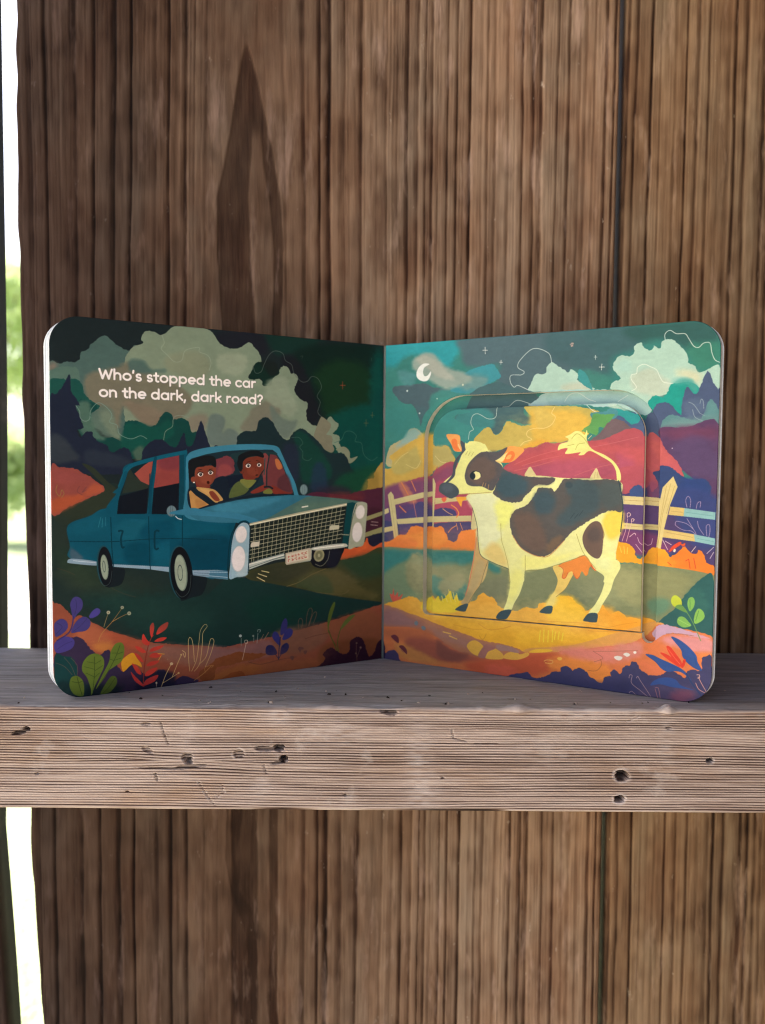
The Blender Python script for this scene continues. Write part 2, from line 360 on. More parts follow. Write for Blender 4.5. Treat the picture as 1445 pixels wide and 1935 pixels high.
    hole(447, 1430, 9, 8, .0012, 0, .5, .35); hole(348, 1437, 9, 8, .002, 0, .25, .5); hole(351, 1446, 7, 5, .003, 0, .2, .6)
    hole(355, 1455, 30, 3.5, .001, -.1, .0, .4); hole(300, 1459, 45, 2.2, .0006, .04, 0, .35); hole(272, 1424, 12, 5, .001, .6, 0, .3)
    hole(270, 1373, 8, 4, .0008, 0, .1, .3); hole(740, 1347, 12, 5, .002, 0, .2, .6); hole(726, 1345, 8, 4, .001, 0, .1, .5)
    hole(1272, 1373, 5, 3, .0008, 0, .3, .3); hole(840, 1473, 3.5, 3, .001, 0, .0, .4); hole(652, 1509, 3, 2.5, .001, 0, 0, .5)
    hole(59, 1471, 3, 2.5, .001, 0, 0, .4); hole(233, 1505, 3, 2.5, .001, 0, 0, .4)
    def scratch(pts, w, dp, pl=.7, dk_=.5):
        nonlocal disp, shade_stain, pale
        for (a, b), (c_, d_) in zip(pts[:-1], pts[1:]):
            ax, as_, bx, bs = fx(a), fs(b), fx(c_), fs(d_)
            ll = (bx - ax) ** 2 + (bs - as_) ** 2
            tt = np.clip(((X - ax) * (bx - ax) + (S - as_) * (bs - as_)) / ll, 0, 1)
            dd = np.hypot(X - ax - tt * (bx - ax), S - as_ - tt * (bs - as_)) / (w * k)
            m = np.clip(1.3 - dd, 0, 1) * front
            disp = disp - dp * m; shade_stain = np.maximum(shade_stain, m * dk_)
            pale = np.maximum(pale, np.clip(1 - abs(dd - 1.8), 0, 1) * front * pl * np.clip(.3 + 2 * vn(X * 400, S * 900, 77), 0, .7))
    scratch([(856, 1380), (860, 1396), (884, 1402)], 1.4, .0006, .3, .4)
    scratch([(900, 1406), (945, 1405)], 1.4, .0004, .5, .3)
    scratch([(298, 1370), (305, 1395), (312, 1412)], 1.6, .0006, .1, .55)
    scratch([(370, 1485), (385, 1510), (402, 1532)], 1.6, .0005, .8, .15)
    scratch([(415, 1490), (418, 1505), (405, 1515)], 1.6, .0005, .8, .15)
    scratch([(287, 1470), (290, 1482)], 2.2, .0008, .0, .6)
    scratch([(495, 1450), (500, 1468)], 1.6, .0006, .0, .4)
    scratch([(1190, 1362), (1215, 1350)], 1.5, .0004, .6, .1)
    for u, v, ru, rv, a in ((795, 1440, 26, 90, .3), (800, 1500, 30, 40, .4), (1100, 1345, 60, 20, .35), (350, 1400, 16, 60, .25), (1270, 1395, 16, 60, .25), (1040, 1420, 50, 30, .25), (525, 1355, 20, 14, .5), (640, 1385, 60, 25, .3), (490, 1490, 20, 30, .3)):
        pale = np.maximum(pale, a * np.exp(-((X - fx(u)) / (ru * k)) ** 2 - ((S - fs(v)) / (rv * k)) ** 2) * front * np.clip(.6 + 1.6 * vn(X * 300, S * 900, int(u)), 0, 1))
    # old dents in the top face
    for x_, y_, rx_, ry_, a_ in ((.062, -.082, .004, .0016, .5), (.0, -.080, .006, .001, .5), (-.02, -.086, .009, .0006, .45), (.12, -.085, .004, .0008, .5), (.075, -.076, .005, .0008, .45), (-.12, -.05, .02, .0005, .25), (-.16, -.07, .02, .0005, .25), (.03, -.09, .003, .0008, .5), (-.055, -.088, .01, .0006, .35)):
        m = np.clip(1.2 - np.sqrt(((X - x_) / rx_) ** 2 + ((PY - y_) / ry_) ** 2) - .8 * vn(X * 700, PY * 1500, 50), 0, 1) * (TOP > .99)
        disp = disp - .0006 * m; shade_stain = np.maximum(shade_stain, m * a_)
    V = np.stack([X, PY + NY * disp, PZ + NZ * disp], -1)
    nx = len(xs); idx = np.arange(nr * nx).reshape(nr, nx)
    F = np.stack([idx[:-1, :-1], idx[1:, :-1], idx[1:, 1:], idx[:-1, 1:]], -1).reshape(-1, 4).tolist()
    for j in range(nx - 1): F.append((int(idx[-1, j]), int(idx[0, j]), int(idx[0, j + 1]), int(idx[-1, j + 1])))
    F.append([int(q) for q in idx[:, 0][::-1]]); F.append([int(q) for q in idx[:, -1]])
    o = mesh_obj('shelf_plank', V.reshape(-1, 3), F, shelf_wood(), None, True,
                 label='thick weathered grey-brown wooden shelf plank with old nail holes, carrying the open book', cat='shelf')
    attr(o, 'grain', np.clip(G, 0, 1)); attr(o, 'top', TOP); attr(o, 'shade_stain', np.clip(shade_stain, 0, 1)); attr(o, 'pale', np.clip(pale, 0, 1))
    return o
build_shelf()

# ------------------------------------------------------------------ the print on the pages, painted shape by shape
# (units of 1/50 mm on the page; p smooth shape, s sharp shape, r ragged shape, b soft brush area, l / k curved / straight line)
ART_PX = 10                       # working pixels per millimetre of page
PAGE_MM = 178.0
ART_PAD = 6.0                     # bleed painted round the page, trimmed off at the end

def _smooth(pts, closed=True):
    P = np.asarray(pts, float); n = len(P)
    if n < 3: return P
    out = []; rng_ = range(n if closed else n - 1)
    for i in rng_:
        p1 = P[i]; p2 = P[(i + 1) % n]
        p0 = P[(i - 1) % n] if (closed or i > 0) else p1
        p3 = P[(i + 2) % n] if (closed or i + 2 < n) else p2
        k = int(min(10, max(2, np.hypot(*(p2 - p1)) / .7)))
        t = (np.arange(k) / k)[:, None]
        out.append(.5 * ((2 * p1) + (p2 - p0) * t + (2 * p0 - 5 * p1 + 4 * p2 - p3) * t * t + (3 * p1 - p0 - 3 * p2 + p3) * t ** 3))
    if not closed: out.append(P[-1:])
    return np.vstack(out)

def _rough(P, rs):
    out = []
    n = len(P)
    for i in range(n):
        a, b = P[i], P[(i + 1) % n]; d = b - a; L = np.hypot(*d)
        k = max(1, int(L / .9))
        t = (np.arange(k) / k)[:, None]
        nv = np.array([-d[1], d[0]]) / (L + 1e-6)
        out.append(a + d * t + nv * rs.uniform(-.26, .26, (k, 1)))
    return np.vstack(out)

def _box(a, r, ax):
    c = np.cumsum(a, axis=ax, dtype=np.float64)
    w = 2 * r + 1
    pad = [(0, 0), (0, 0)]; pad[ax] = (r + 1, r)
    c = np.pad(c, pad, mode='edge')
    if ax == 0:
        c[:r + 1] = 0
        return ((c[w:] - c[:-w]) / w).astype(np.float32)
    c[:, :r + 1] = 0
    return ((c[:, w:] - c[:, :-w]) / w).astype(np.float32)

def _noise(n, cell, rs, aniso=1.0):
    gx = int(n / cell) + 3; gy = int(n / (cell * aniso)) + 3
    g = rs.rand(gy, gx).astype(np.float32)
    def axis(m, step):
        q = np.arange(n) / step; i = q.astype(int); f = (q - i).astype(np.float32)
        return i, f * f * (3 - 2 * f)
    iy, fy = axis(gy, cell * aniso); ix, fx = axis(gx, cell)
    top = g[iy][:, ix] * (1 - fx) + g[iy][:, ix + 1] * fx
    bot = g[iy + 1][:, ix] * (1 - fx) + g[iy + 1][:, ix + 1] * fx
    return top * (1 - fy[:, None]) + bot * fy[:, None] - .5

class Canvas:
    def __init__(self, seed):
        self.n = int((PAGE_MM + 2 * ART_PAD) * ART_PX)
        self.im = np.zeros((self.n, self.n, 3), np.float32)
        self.rs = np.random.RandomState(seed)
        n = self.n
        self.mot = .5 * _noise(n, 90, self.rs) + .35 * _noise(n, 26, self.rs, .6) + .12 * _noise(n, 60, self.rs, .25) + .25 * _noise(n, 14, self.rs, .6)
    def mask(self, P, margin=0):
        """even-odd fill of a polygon given in mm (v up); returns bool mask and its window"""
        Q = (np.asarray(P, float) + ART_PAD) * ART_PX
        x0 = int(max(0, math.floor(Q[:, 0].min()) - margin)); x1 = int(min(self.n, math.ceil(Q[:, 0].max()) + 1 + margin))
        y0 = int(max(0, math.floor(Q[:, 1].min()) - margin)); y1 = int(min(self.n, math.ceil(Q[:, 1].max()) + 1 + margin))
        if x1 <= x0 or y1 <= y0: return None
        tog = np.zeros((y1 - y0, x1 - x0 + 1), np.int32)
        R = np.roll(Q, -1, 0)
        for (ax, ay), (bx, by) in zip(Q, R):
            if ay == by: continue
            if ay > by: ax, ay, bx, by = bx, by, ax, ay
            r0 = max(y0, math.ceil(ay - .5)); r1 = min(y1, math.ceil(by - .5))
            if r1 <= r0: continue
            r = np.arange(r0, r1)
            xs = ax + (r + .5 - ay) * (bx - ax) / (by - ay)
            c = np.clip(np.ceil(xs - .5).astype(int) - x0, 0, x1 - x0)
            np.add.at(tog, (r - y0, c), 1)
        return (np.cumsum(tog, 1)[:, :-1] & 1).astype(bool), x0, x1, y0, y1
    def fill(self, P, col, mott=.11):
        m = self.mask(P)
        if m is None: return
        m, x0, x1, y0, y1 = m
        w = self.im[y0:y1, x0:x1]; f = 1 + mott * self.mot[y0:y1, x0:x1]
        w[m] = np.asarray(col, np.float32) * f[m][:, None]
    def blob(self, P, col, alpha, sig):
        r = max(1, int(sig * ART_PX / 1.15))
        m = self.mask(P, 3 * r)
        if m is None: return
        m, x0, x1, y0, y1 = m
        a = m.astype(np.float32)
        for _ in range(3):
            a = _box(_box(a, r, 0), r, 1)
        # brushy break-up of the soft edge
        a = np.clip(a + self.mot[y0:y1, x0:x1] * 1.5 * a * (1 - a) * 2, 0, 1)
        a = np.clip((a - .5) * 1.25 + .5, 0, 1) * alpha
        w = self.im[y0:y1, x0:x1]
        c = np.asarray(col, np.float32) * (1 + .11 * self.mot[y0:y1, x0:x1, None])
        w += (c - w) * a[:, :, None]
    def stroke(self, P, col, wd):
        P = (np.asarray(P, float) + ART_PAD) * ART_PX; h = wd * ART_PX / 2
        for a, b in zip(P[:-1], P[1:]):
            x0 = int(max(0, min(a[0], b[0]) - h - 1)); x1 = int(min(self.n, max(a[0], b[0]) + h + 2))
            y0 = int(max(0, min(a[1], b[1]) - h - 1)); y1 = int(min(self.n, max(a[1], b[1]) + h + 2))
            if x1 <= x0 or y1 <= y0: continue
            X = np.arange(x0, x1) + .5; Y = (np.arange(y0, y1) + .5)[:, None]
            d = b - a; L2 = d @ d + 1e-9
            t = np.clip(((X - a[0]) * d[0] + (Y - a[1]) * d[1]) / L2, 0, 1)
            m = (X - a[0] - t * d[0]) ** 2 + (Y - a[1] - t * d[1]) ** 2 <= h * h
            self.im[y0:y1, x0:x1][m] = col
    def run(self, data):
        for ln in data.strip().splitlines():
            f = ln.split()
            k = f[0]; c = [int(f[1][i:i + 2], 16) / 255 for i in (0, 2, 4)]
            v = [int(q) / 50 for q in f[2:]]
            if k in 'psr':
                P = np.array(v).reshape(-1, 2)
                if k == 'p': P = _smooth(P)
                if k == 'r': P = _rough(_smooth(P), self.rs)
                self.fill(P, c)
            elif k == 'b':
                self.blob(_smooth(np.array(v[2:]).reshape(-1, 2)), c, v[0], v[1])
            elif k in 'lk':
                P = np.array(v[1:]).reshape(-1, 2)
                self.stroke(_smooth(P, False) if k == 'l' else P, c, v[0])
    def text(self, s, x, y, width, xh, col, wt):
        """monoline round lettering: baseline start (x, y) mm, x-height xh mm, fitted to width"""
        adv = sum(GLYPH[ch][0] for ch in s)
        sx = width / adv
        cx = x
        for ch in s:
            a, strokes = GLYPH[ch]
            for st in strokes:
                self.stroke([(cx + px * sx, y + py * xh) for px, py in st], col, wt)
            cx += a * sx
    def pixels(self):
        q = int(ART_PAD * ART_PX); n = (self.n - 2 * q) // 2
        im = self.im[q:-q, q:-q].reshape(n, 2, n, 2, 3).mean((1, 3))
        rs = self.rs
        im = im * (1 + .016 * rs.randn(n, n, 1).astype(np.float32))
        return np.clip(im, 0, 1)

def _arc(cx, cy, r, a0, a1, ry=None, k=14):
    ry = r if ry is None else ry
    return [(cx + r * math.cos(math.radians(a0 + (a1 - a0) * i / k)), cy + ry * math.sin(math.radians(a0 + (a1 - a0) * i / k))) for i in range(k + 1)]
_o = _arc(.58, .5, .44, 0, 360, .44, 24)
GLYPH = {
 ' ': (.52, []),
 'W': (1.72, [[(.1, 1.38), (.47, .06), (.84, 1.2), (1.21, .06), (1.58, 1.38)]]),
 'h': (1.1, [[(.16, .05), (.16, 1.45)], _arc(.52, .56, .36, 180, 0, .38) + [(.88, .05)]]),
 'n': (1.1, [[(.16, .05), (.16, .94)], _arc(.52, .56, .36, 180, 0, .38) + [(.88, .05)]]),
 'o': (1.17, [_o]),
 'd': (1.22, [_arc(.56, .5, .42, 0, 360, .44, 24), [(.99, .05), (.99, 1.45)]]),
 'a': (1.22, [_arc(.56, .5, .42, 0, 360, .44, 24), [(.99, .05), (.99, .94)]]),
 'p': (1.22, [_arc(.62, .5, .42, 0, 360, .44, 24), [(.19, -.42), (.19, .94)]]),
 'e': (1.12, [[(.16, .5), (.96, .5)], _arc(.56, .5, .42, 0, 305, .44, 20)]),
 'c': (1.02, [_arc(.56, .5, .42, 48, 312, .44, 20)]),
 's': (.86, [_arc(.42, .71, .25, 40, 250, .23) + _arc(.42, .27, .27, 80, -150, .23)]),
 't': (.76, [[(.34, 1.28), (.34, .3)] + _arc(.56, .3, .22, 180, 290, .24, 6), [(.08, .9), (.64, .9)]]),
 'r': (.74, [[(.16, .05), (.16, .94)], _arc(.5, .55, .34, 180, 75, .38, 8)]),
 'k': (1.0, [[(.16, .05), (.16, 1.45)], [(.8, .92), (.2, .45)], [(.38, .58), (.84, .05)]]),
 "'": (.4, [[(.18, 1.42), (.15, 1.12)]]),
 ',': (.44, [[(.2, .08), (.1, -.26)]]),
 '?': (.9, [_arc(.42, 1.08, .3, 165, -60, .32) + [(.42, .62), (.42, .46)], [(.42, .07), (.42, .075)]]),
}

ART_LEFT = """
s 1b2527 -348 9244 9120 10293 9231 -1520 -475 -122
b 153530 40 56 4278 15864 10105 17805 11996 16791 8390 15372 4980 14739
b 1d1f26 45 56 7405 15429 11231 16460 11258 14655 8404 13525 6776 14326
b 15212c 35 70 274 14136 2554 15051 2926 12898 362 12051
b 14302a 45 83 5286 8944 6984 8995 6612 8699 5743 8403 5426 8571
b 1c1e26 45 70 3974 8796 5182 8903 5286 8368 4670 8511 4170 8471
b 10241f 45 111 6246 8604 8744 8802 8754 7588 6993 6824 6432 7465
b 16321f 45 125 6800 8150 8345 8255 8356 6771 7183 6730
b 1a1c22 45 70 5743 8305 6247 8277 6541 7736 6765 7349 6880 6853 6545 6575 6250 6796 5959 7506
b 0c4a42 40 125 8504 8507 8869 8534 8899 5137 8366 5486
b 0b443d 45 111 7144 6830 8555 7161 8813 5489 7381 5479 7185 6325
b 123a31 40 111 5746 6124 6996 6152 7772 5138 6254 5139
r 47605a -5 7787 196 7787 386 7843 550 7840 655 7919 676 8063 830 8147 915 8283 1056 8409 1227 8505 1369 8436 1482 8329 1655 8241 1830 8210 1948 8338 2272 7798 2259 6001 -16 6914
r 77866f 1815 8209 1948 8338 2121 8411 2068 8510 2158 8666 2248 8718 2398 8702 2580 8646 2702 8729 2826 8845 3043 8911 3356 8925 3643 8905 3836 8830 3982 8651 4096 8527 4360 8455 4594 8505 4831 8650 4984 8536 5053 8478 5139 8341 5173 8184 5018 8134 4898 7910 4830 7731 5139 7734 5243 7579 5417 7605 5487 7819 5628 7893 5699 8043 5824 8126 5949 8050 6003 7949 6166 7927 6210 7766 6112 7530 6240 7307 6497 7170 6461 6920 6517 6690 6759 6581 6984 6639 7154 6847 7326 6735 7442 6637 7366 6482 7271 6378 7444 6332 7491 6214 7464 6128 7546 5969 7446 5865 6986 6101 4488 5411 1959 5994 1680 7759
r 122923 5018 8134 5173 8168 5452 8139 5664 7992 5628 7860 5487 7787 5466 7650 5382 7581 5208 7571 5173 7736 4847 7732
b 19201f 45 42 5139 8181 5522 8209 5646 7959 5452 7817 5278 7999
b 6e6a58 50 56 795 7527 1020 7657 1506 7806 1681 7906 1857 7918 2271 7739 3035 7423 3348 7072 3030 6630 2261 6361 1672 6875 1493 6279 956 6844 791 7125
b 776a58 45 56 1644 6992 2265 6901 2567 6673 2262 6422 1965 6650
b 7c7060 40 70 3124 6572 3506 6802 3764 6718 3601 6340 3186 6328
b 7a8168 45 70 2729 8130 3512 8311 3833 7964 3509 7573 2727 7829
b 47605a 45 42 1799 7973 2124 7996 2332 7802 2666 7825 2574 7728 1855 7711
b 54685c 45 56 1040 6848 1382 6775 1436 6395 1520 6103 1665 6047 1261 6126 924 6466
b 6b7a66 45 56 1095 6676 1324 6772 1522 6280 1636 6047 1376 6158
b 7b6a5c 40 70 0 7773 169 7771 86 7596 -3 7534
r 4f6a5e -2 7590 276 7722 631 7689 626 7288 436 7420 219 7435 -4 7393
b 6f6c5c 45 56 4940 7003 5602 7292 5745 6908 5182 6434 4599 6416 4838 6807
b 5f6d63 45 42 5426 7089 5745 6777 6032 6690 6214 6729 6105 6461 5889 6209 5674 6351 5497 6606
b 838f78 45 56 5321 7664 5886 7860 5959 7440 6213 7059 5960 6785 5603 7032 5286 7244
b 5d6c66 45 35 3772 6734 4132 6748 4198 6562 4098 6276 4231 6437 4431 6411 4565 6225 4497 6032 3769 6017
b 8b957d 40 56 4005 8271 4669 8322 4771 8076 4500 7805 4037 7900
p 77745f 6768 6548 6880 6786 6936 6832 7107 6727 7214 6623 7146 6459 7063 6355 7223 6326 7262 6208 7243 6123 7313 5955 7225 5865 7015 5950 6883 6115 6695 6279
p 7b8168 7359 5956 7571 6038 7708 5996 7799 5878 7815 5723 8044 5778 7906 5628 7769 5585 7682 5756 7533 5873
r 194a42 -5 7365 219 7449 409 7432 546 7469 710 7350 749 7151 873 7013 1097 6850 814 6693 539 6883 -16 6519
r 123f3a 623 6944 873 6956 1040 6819 898 6639 923 6379 1147 6153 1433 6130 1636 6047 1669 6462 1816 6550 2053 6519 2262 6422 2444 6488 2536 6672 2690 6790 2829 6713 2859 6608 3062 6655 3235 6560 3297 6331 3472 6274 3470 5716 1257 5686 615 6254
b 4c6859 45 42 622 6887 873 6927 898 6639 1034 6266 1260 6097 1004 6091 642 6255
b 124a40 45 42 1668 6403 1963 6501 2413 6426 2720 6618 2873 6380 2717 6132 1663 5840
b 4d6150 40 42 1869 5814 2108 5938 2075 5577 1926 5576
r 1d2435 -10 6942 134 7091 271 7268 424 7567 458 7421 474 7165 663 6860 566 6827 727 6358 587 6282 669 6111 767 6244 922 6263 935 6176 1060 6034 1259 5950 1372 5776 1635 5899 1795 5812 1867 5575 2045 5577 2107 5848 2319 6062 2563 6113 2747 5981 2933 5954 3117 6295 3184 5990 3343 6024 3537 6586 3617 6465 3794 5971 3990 5975 3988 5408 -30 5385
b 333a40 40 56 15 6152 257 6101 581 5735 663 5591 7 5527
b 2c3540 30 56 805 5825 1662 5692 1836 5425 857 5477
r 1a2b2f 4497 6064 4548 6256 4718 6388 5009 6397 5113 6657 5286 6760 5462 6669 5603 6446 5746 6255 5925 6177 6105 6396 6324 6491 6546 6375 6807 6181 6997 5949 7187 5851 7533 5856 7690 5756 7809 5482 7890 5172 6626 4601 4495 4628
b 123f33 40 56 6106 6363 6472 6339 6997 5814 7228 5206 6439 5038 6216 5637
b 20304a 35 56 6697 5508 6998 5510 7077 4799 6625 4803
b 21293a 45 70 5889 6127 6252 5969 6218 5139 6035 5139 5746 5796
b 12432f 45 83 7382 5138 7770 5345 8690 5489 8574 4787 7385 4660
b 2c2330 40 83 6812 4869 7695 4932 7775 4586 6626 4601
r a8873f 7893 4654 8331 4824 8389 5138 8571 5173 8610 5348 8915 5596 8986 4571
b 8a7030 35 56 8368 5138 8691 5348 8697 4715 8171 4686
l 6f8a7c 14 566 6855 648 6715 660 6572 756 6495 869 6551 899 6755 1070 6936 1268 6828 1381 6657 1322 6494 1494 6427 1550 6222 1812 6110 2050 6191 2199 6120
l 8c9a84 14 2580 8643 2639 8454 2562 8313 2729 8160 2883 8021 3069 8064 3165 8315 3513 8418 3512 8311 3737 8236 3817 8056 3768 7867
l 7d8a78 13 2609 6099 2656 6313 2827 6440 2859 6654 3031 6721 3251 6668
l 55605a 13 4941 8072 5010 7885 5165 7927 5251 8125 5391 8376 5566 8492 5779 8438 5850 8264 6030 8163 6102 7939 6321 7739 6504 7767 6615 7889 6801 7851 6914 7624 6784 7384 6878 7221 6804 6951 6917 6838
l 3d6258 13 7320 6142 7531 6232 7647 6439 7842 6462 8000 6346 7962 6190 8161 6143 8243 5833 8486 5669 8688 5769
l 3d5a52 13 6033 6245 6252 6251 6362 6104 6270 6003 6363 5872 6363 5705 6511 5640 6622 5708
k 8f3f2a 17 7561 7813 7562 7610
k 8f3f2a 17 7485 7707 7647 7716
k 5d5a3c 14 8308 6804 8309 6614
k 5d5a3c 14 8236 6705 8381 6710
k 5d5a3c 11 8507 7020 8508 6864
k 5d5a3c 11 8443 6931 8577 6936
k 3f5a4e 10 8471 8522 8472 8436
l 3c4a40 10 6290 8404 6356 8422 6327 8348
p 1d2c2a -355 4365 -401 938 3956 437 3969 4588 2250 4854 1250 5039 512 4520
p 2a3227 690 5505 941 5419 1251 5098 1480 4890 1477 4534 845 4281 342 4090 45 4299 514 4636 1192 4892 967 5215
b 25302a 45 111 45 4271 398 4175 361 3336 33 3352
r 8a423a 11 5428 194 5429 522 5388 743 5273 938 5157 1206 4892 793 4691 374 4494 13 4343
b a84c2d 45 56 18 4700 515 4781 850 4778 513 4549 13 4357
b 8f4440 35 70 26 5385 521 5330 797 5128 244 5042
b b0522e 30 42 937 5040 1163 4907 906 4777 738 4808
l 8a6a38 14 135 5014 106 4871 186 4756 229 4899
l 8a6a38 14 242 4899 282 4812 227 4727
l 6d3a38 14 628 4983 572 4867 682 4779
l 6d3a38 14 782 4968 682 4837 767 4895
b 23302a 45 139 59 3207 1060 3154 2234 2634 2849 2128 1339 2242 82 2917
b 16302d 45 167 769 2433 3962 2203 3958 984 2225 1253 907 2127
b 213229 40 111 89 3493 1007 3570 1054 2561 86 3205
l 3c3328 14 111 3088 302 3019 494 2921
l 3c3328 14 1342 2541 1634 2386 1900 2291
r 4a2233 6256 4556 6700 4785 7579 4709 8090 4808 8818 4908 8983 4907 8996 3522 8341 3475 7775 4534
b 6b2b2a 35 83 7002 4715 8171 4738 8172 4598 7385 4574
b 3a1c28 40 56 8335 4247 8824 4272 8829 3670 8340 3615
b 1f2338 45 28 8421 3542 8995 3664 8997 3379 8545 3255
s 8a8657 8316 4089 8865 4236 8866 4122 8317 3967
s 8a8657 8279 3635 8869 3793 8870 3633 8280 3512
s a49a6a 8985 4695 9109 4818 9195 4514 9205 3443 9163 3444
k a9948c 17 8499 3944 8724 3921
k a9948c 17 8479 3857 8704 3833
r 1d2033 8381 3508 8871 3615 8873 3384 8626 3358 8545 3248 8443 3330
r c4532a 7394 2993 7587 3191 8181 3270 8361 3492 8431 3313 8586 3236 8873 3330 8916 3115 8183 2990 7550 2916
b d65f2e 30 42 8180 3341 8341 3404 8383 3227 7982 3069
p 3d3e23 4765 2731 5750 2940 6631 2895 7550 2909 8183 2990 8937 3132 8950 1629 7399 1921 6041 2255 4937 2493
b 2a402c 45 83 7394 2890 8834 3065 8881 2457 8187 2357 7590 2741
b 57502c 40 83 6261 2476 7396 2613 8189 2145 8804 1747 7399 1956 6447 2194
b 34452c 40 70 6261 2442 7011 2498 7244 2001 6261 2206
b 2f3324 45 83 4834 2695 5750 2907 6632 2793 5895 2365 5041 2519
l 6b5f34 18 5895 2281 6261 2375 6633 2555 7087 2700
l 5f5434 17 6336 2151 7013 2018 7594 1959 7791 2050
p 16302d 4154 2575 4937 2499 6041 2245 7399 1911 8888 1626 8930 1558 8194 1457 7402 1331 6450 1174 6043 1060 5111 933 4318 867 3751 893 2851 1191
b 0f332b 40 139 4833 1977 7014 1811 6264 1361 5181 1290
r 8a4632 -355 2342 47 2297 210 2211 373 2023 483 1926 623 1958 846 1776 1333 1507 2072 1207 2531 1092 3958 856 4141 830 4344 848 4823 896 5888 1024 7007 1192 7785 1350 8837 1573 9003 1589 9026 -944 -390 -279
b a5583a 45 70 478 1544 846 1746 1332 1402 1388 1185 1039 1012 616 1354
b a34a30 40 70 1187 1506 2072 1176 1920 977 1330 1282
b c07a30 30 70 841 1242 1214 1293 1446 1089 1096 976
b 84594c 45 83 2072 1115 2843 1035 3958 823 3807 390 2528 694
b 7d5552 45 70 3644 857 4479 801 5349 910 5528 524 4650 390 3808 550
b 75503e 40 83 5527 1059 7007 1158 7010 605 5889 417
b 93502f 45 83 3807 261 5528 290 7204 203 7013 -192 4139 -103
b a05a28 40 70 3806 68 4140 221 4823 337 5172 98 3806 -61
b 7f4a30 40 97 7007 1123 8591 1407 8846 524 7790 525
b 6e3d22 40 70 7010 605 8597 620 8601 118 7012 16
r 7a3f20 3479 237 3807 454 3957 566 4292 626 4547 663 4823 601 5314 531 4997 416 4479 377 4309 331 3939 310 3872 60 3608 -36
r 8a4420 4072 3 4342 132 4615 148 4684 -41 4139 -103
k 5c3327 13 4797 373 4970 304
l 5c3327 13 4831 353 5111 271 5358 282 5753 331 6192 350
l 5c3327 13 6451 816 6751 872 7210 914
r 312640 24 421 32 1063 338 1382 478 1462 617 1413 756 1250 868 1090 1052 956 1154 1044 1270 1053 1326 830 1442 665 1588 496 1678 607 1857 632 2066 408 2340 281 2403 414 2527 439 2682 333 2774 71 2933 177 3092 204 3252 137 3332 -32 1315 -410 16 -222
b 2a2036 45 70 1322 377 2217 266 2213 -354 1316 -228
b 1b1a2c 45 56 2157 366 2776 353 2773 -55 1911 -65
r 12383a 45 1047 196 1045 416 962 512 774 537 534 548 236 323 147 49 243
b 12292c 45 70 51 418 746 329 884 -48 185 107
b 0f1d20 40 70 802 263 1614 158 1201 -91 742 -28
l 5a4a40 11 57 885 248 775 412 564
l 5a4a40 11 237 996 386 788 481 541
l 5a4a40 11 388 965 526 772 523 536
p 3c3570 402 2109 389 2256 460 2382 558 2395 660 2294 653 2118 539 1980 454 1870
p 443b86 805 1898 877 2025 992 2096 1072 2024 1019 1924 876 1862
p 3c3570 401 1566 509 1806 678 1915 819 1838 831 1688 731 1579 562 1566
p 3c3570 41 1819 179 1908 302 1839 328 1690 230 1568 65 1497 34 1645
p 40377c 36 1354 201 1483 394 1449 476 1338 419 1197 252 1127 87 1115 28 1209
l 332b62 28 455 1928 425 1725 340 1557 91 1407
l 2c2858 10 515 2334 527 2157 483 1984
l 2c2858 10 763 1872 620 1708 451 1591
l 2c2858 10 96 1814 204 1716 65 1555
l 2c2858 10 88 1203 254 1302 421 1359
l a8763c 14 1013 1284 1101 1484 1335 1732 1572 2044
l a8763c 14 1335 1732 1540 1835 1733 1909
l 8f7a4c 14 1145 1630 1190 1775 1250 1950
p b3ab8c 1296 1964 1283 1933 1252 1923 1222 1938 1209 1971 1222 2002 1253 2012 1284 1997
p 8f7b60 1270 1966 1265 1954 1252 1949 1240 1956 1235 1969 1241 1981 1253 1985 1265 1979
p b3ab8c 1619 2058 1607 2029 1577 2019 1548 2034 1537 2064 1549 2093 1578 2103 1607 2089
p 8f7b60 1592 2060 1588 2050 1578 2046 1567 2051 1563 2062 1567 2073 1578 2076 1588 2071
p b3ab8c 1790 1902 1775 1868 1742 1857 1708 1874 1695 1909 1709 1943 1742 1954 1776 1937
p 8f7b60 1760 1904 1754 1892 1742 1887 1729 1894 1724 1907 1730 1919 1742 1924 1755 1917
p cc8a1f 1546 744 1680 881 1829 932 1918 794 2008 661 2031 551 1887 644 1767 627 1588 496
p 586b26 636 640 667 845 810 992 981 1003 1124 883 1136 671 1033 443 930 246 842 18 830 169 747 448
p 586b26 1253 778 1299 1014 1417 1197 1564 1203 1622 1040 1561 773 1383 642 1236 554 1148 399 944 154 1091 466
p 526424 348 380 397 507 523 527 648 401 682 189 644 21 462 84 366 230
p 445420 1043 6 1146 218 1293 411 1410 396 1438 241 1319 75 1202 15
l 35471c 13 923 935 919 547 871 74
l 35471c 11 916 786 751 835
l 35471c 11 914 637 694 723
l 35471c 11 921 756 1065 829
l 35471c 11 920 592 1107 704
l 35471c 11 907 429 1034 533
l 35471c 11 904 459 720 571
l 35471c 13 1520 1157 1414 880 1236 554 973 180
l 35471c 11 1445 968 1328 980
l 35471c 11 1444 938 1592 982
l 35471c 11 1370 795 1283 835
l 35471c 11 1370 795 1546 835
l 2f4018 13 522 491 576 262 630 47
l 2f4018 11 549 355 410 402
l 2f4018 11 549 355 648 387
l 2f4018 13 1395 368 1232 147 1072 2
l 7a2a24 22 2332 1320 2239 1190 2161 921 2098 558 2070 161
p b8342a 2242 1544 2319 1629 2348 1488 2286 1262 2241 1375
p b8342a 2393 1329 2472 1507 2689 1612 2657 1459 2502 1350
p b8342a 2346 1164 2470 1235 2656 1226 2562 1151 2408 1142
p b8342a 2074 1375 2163 1228 2239 1128 2178 1073 2042 1179
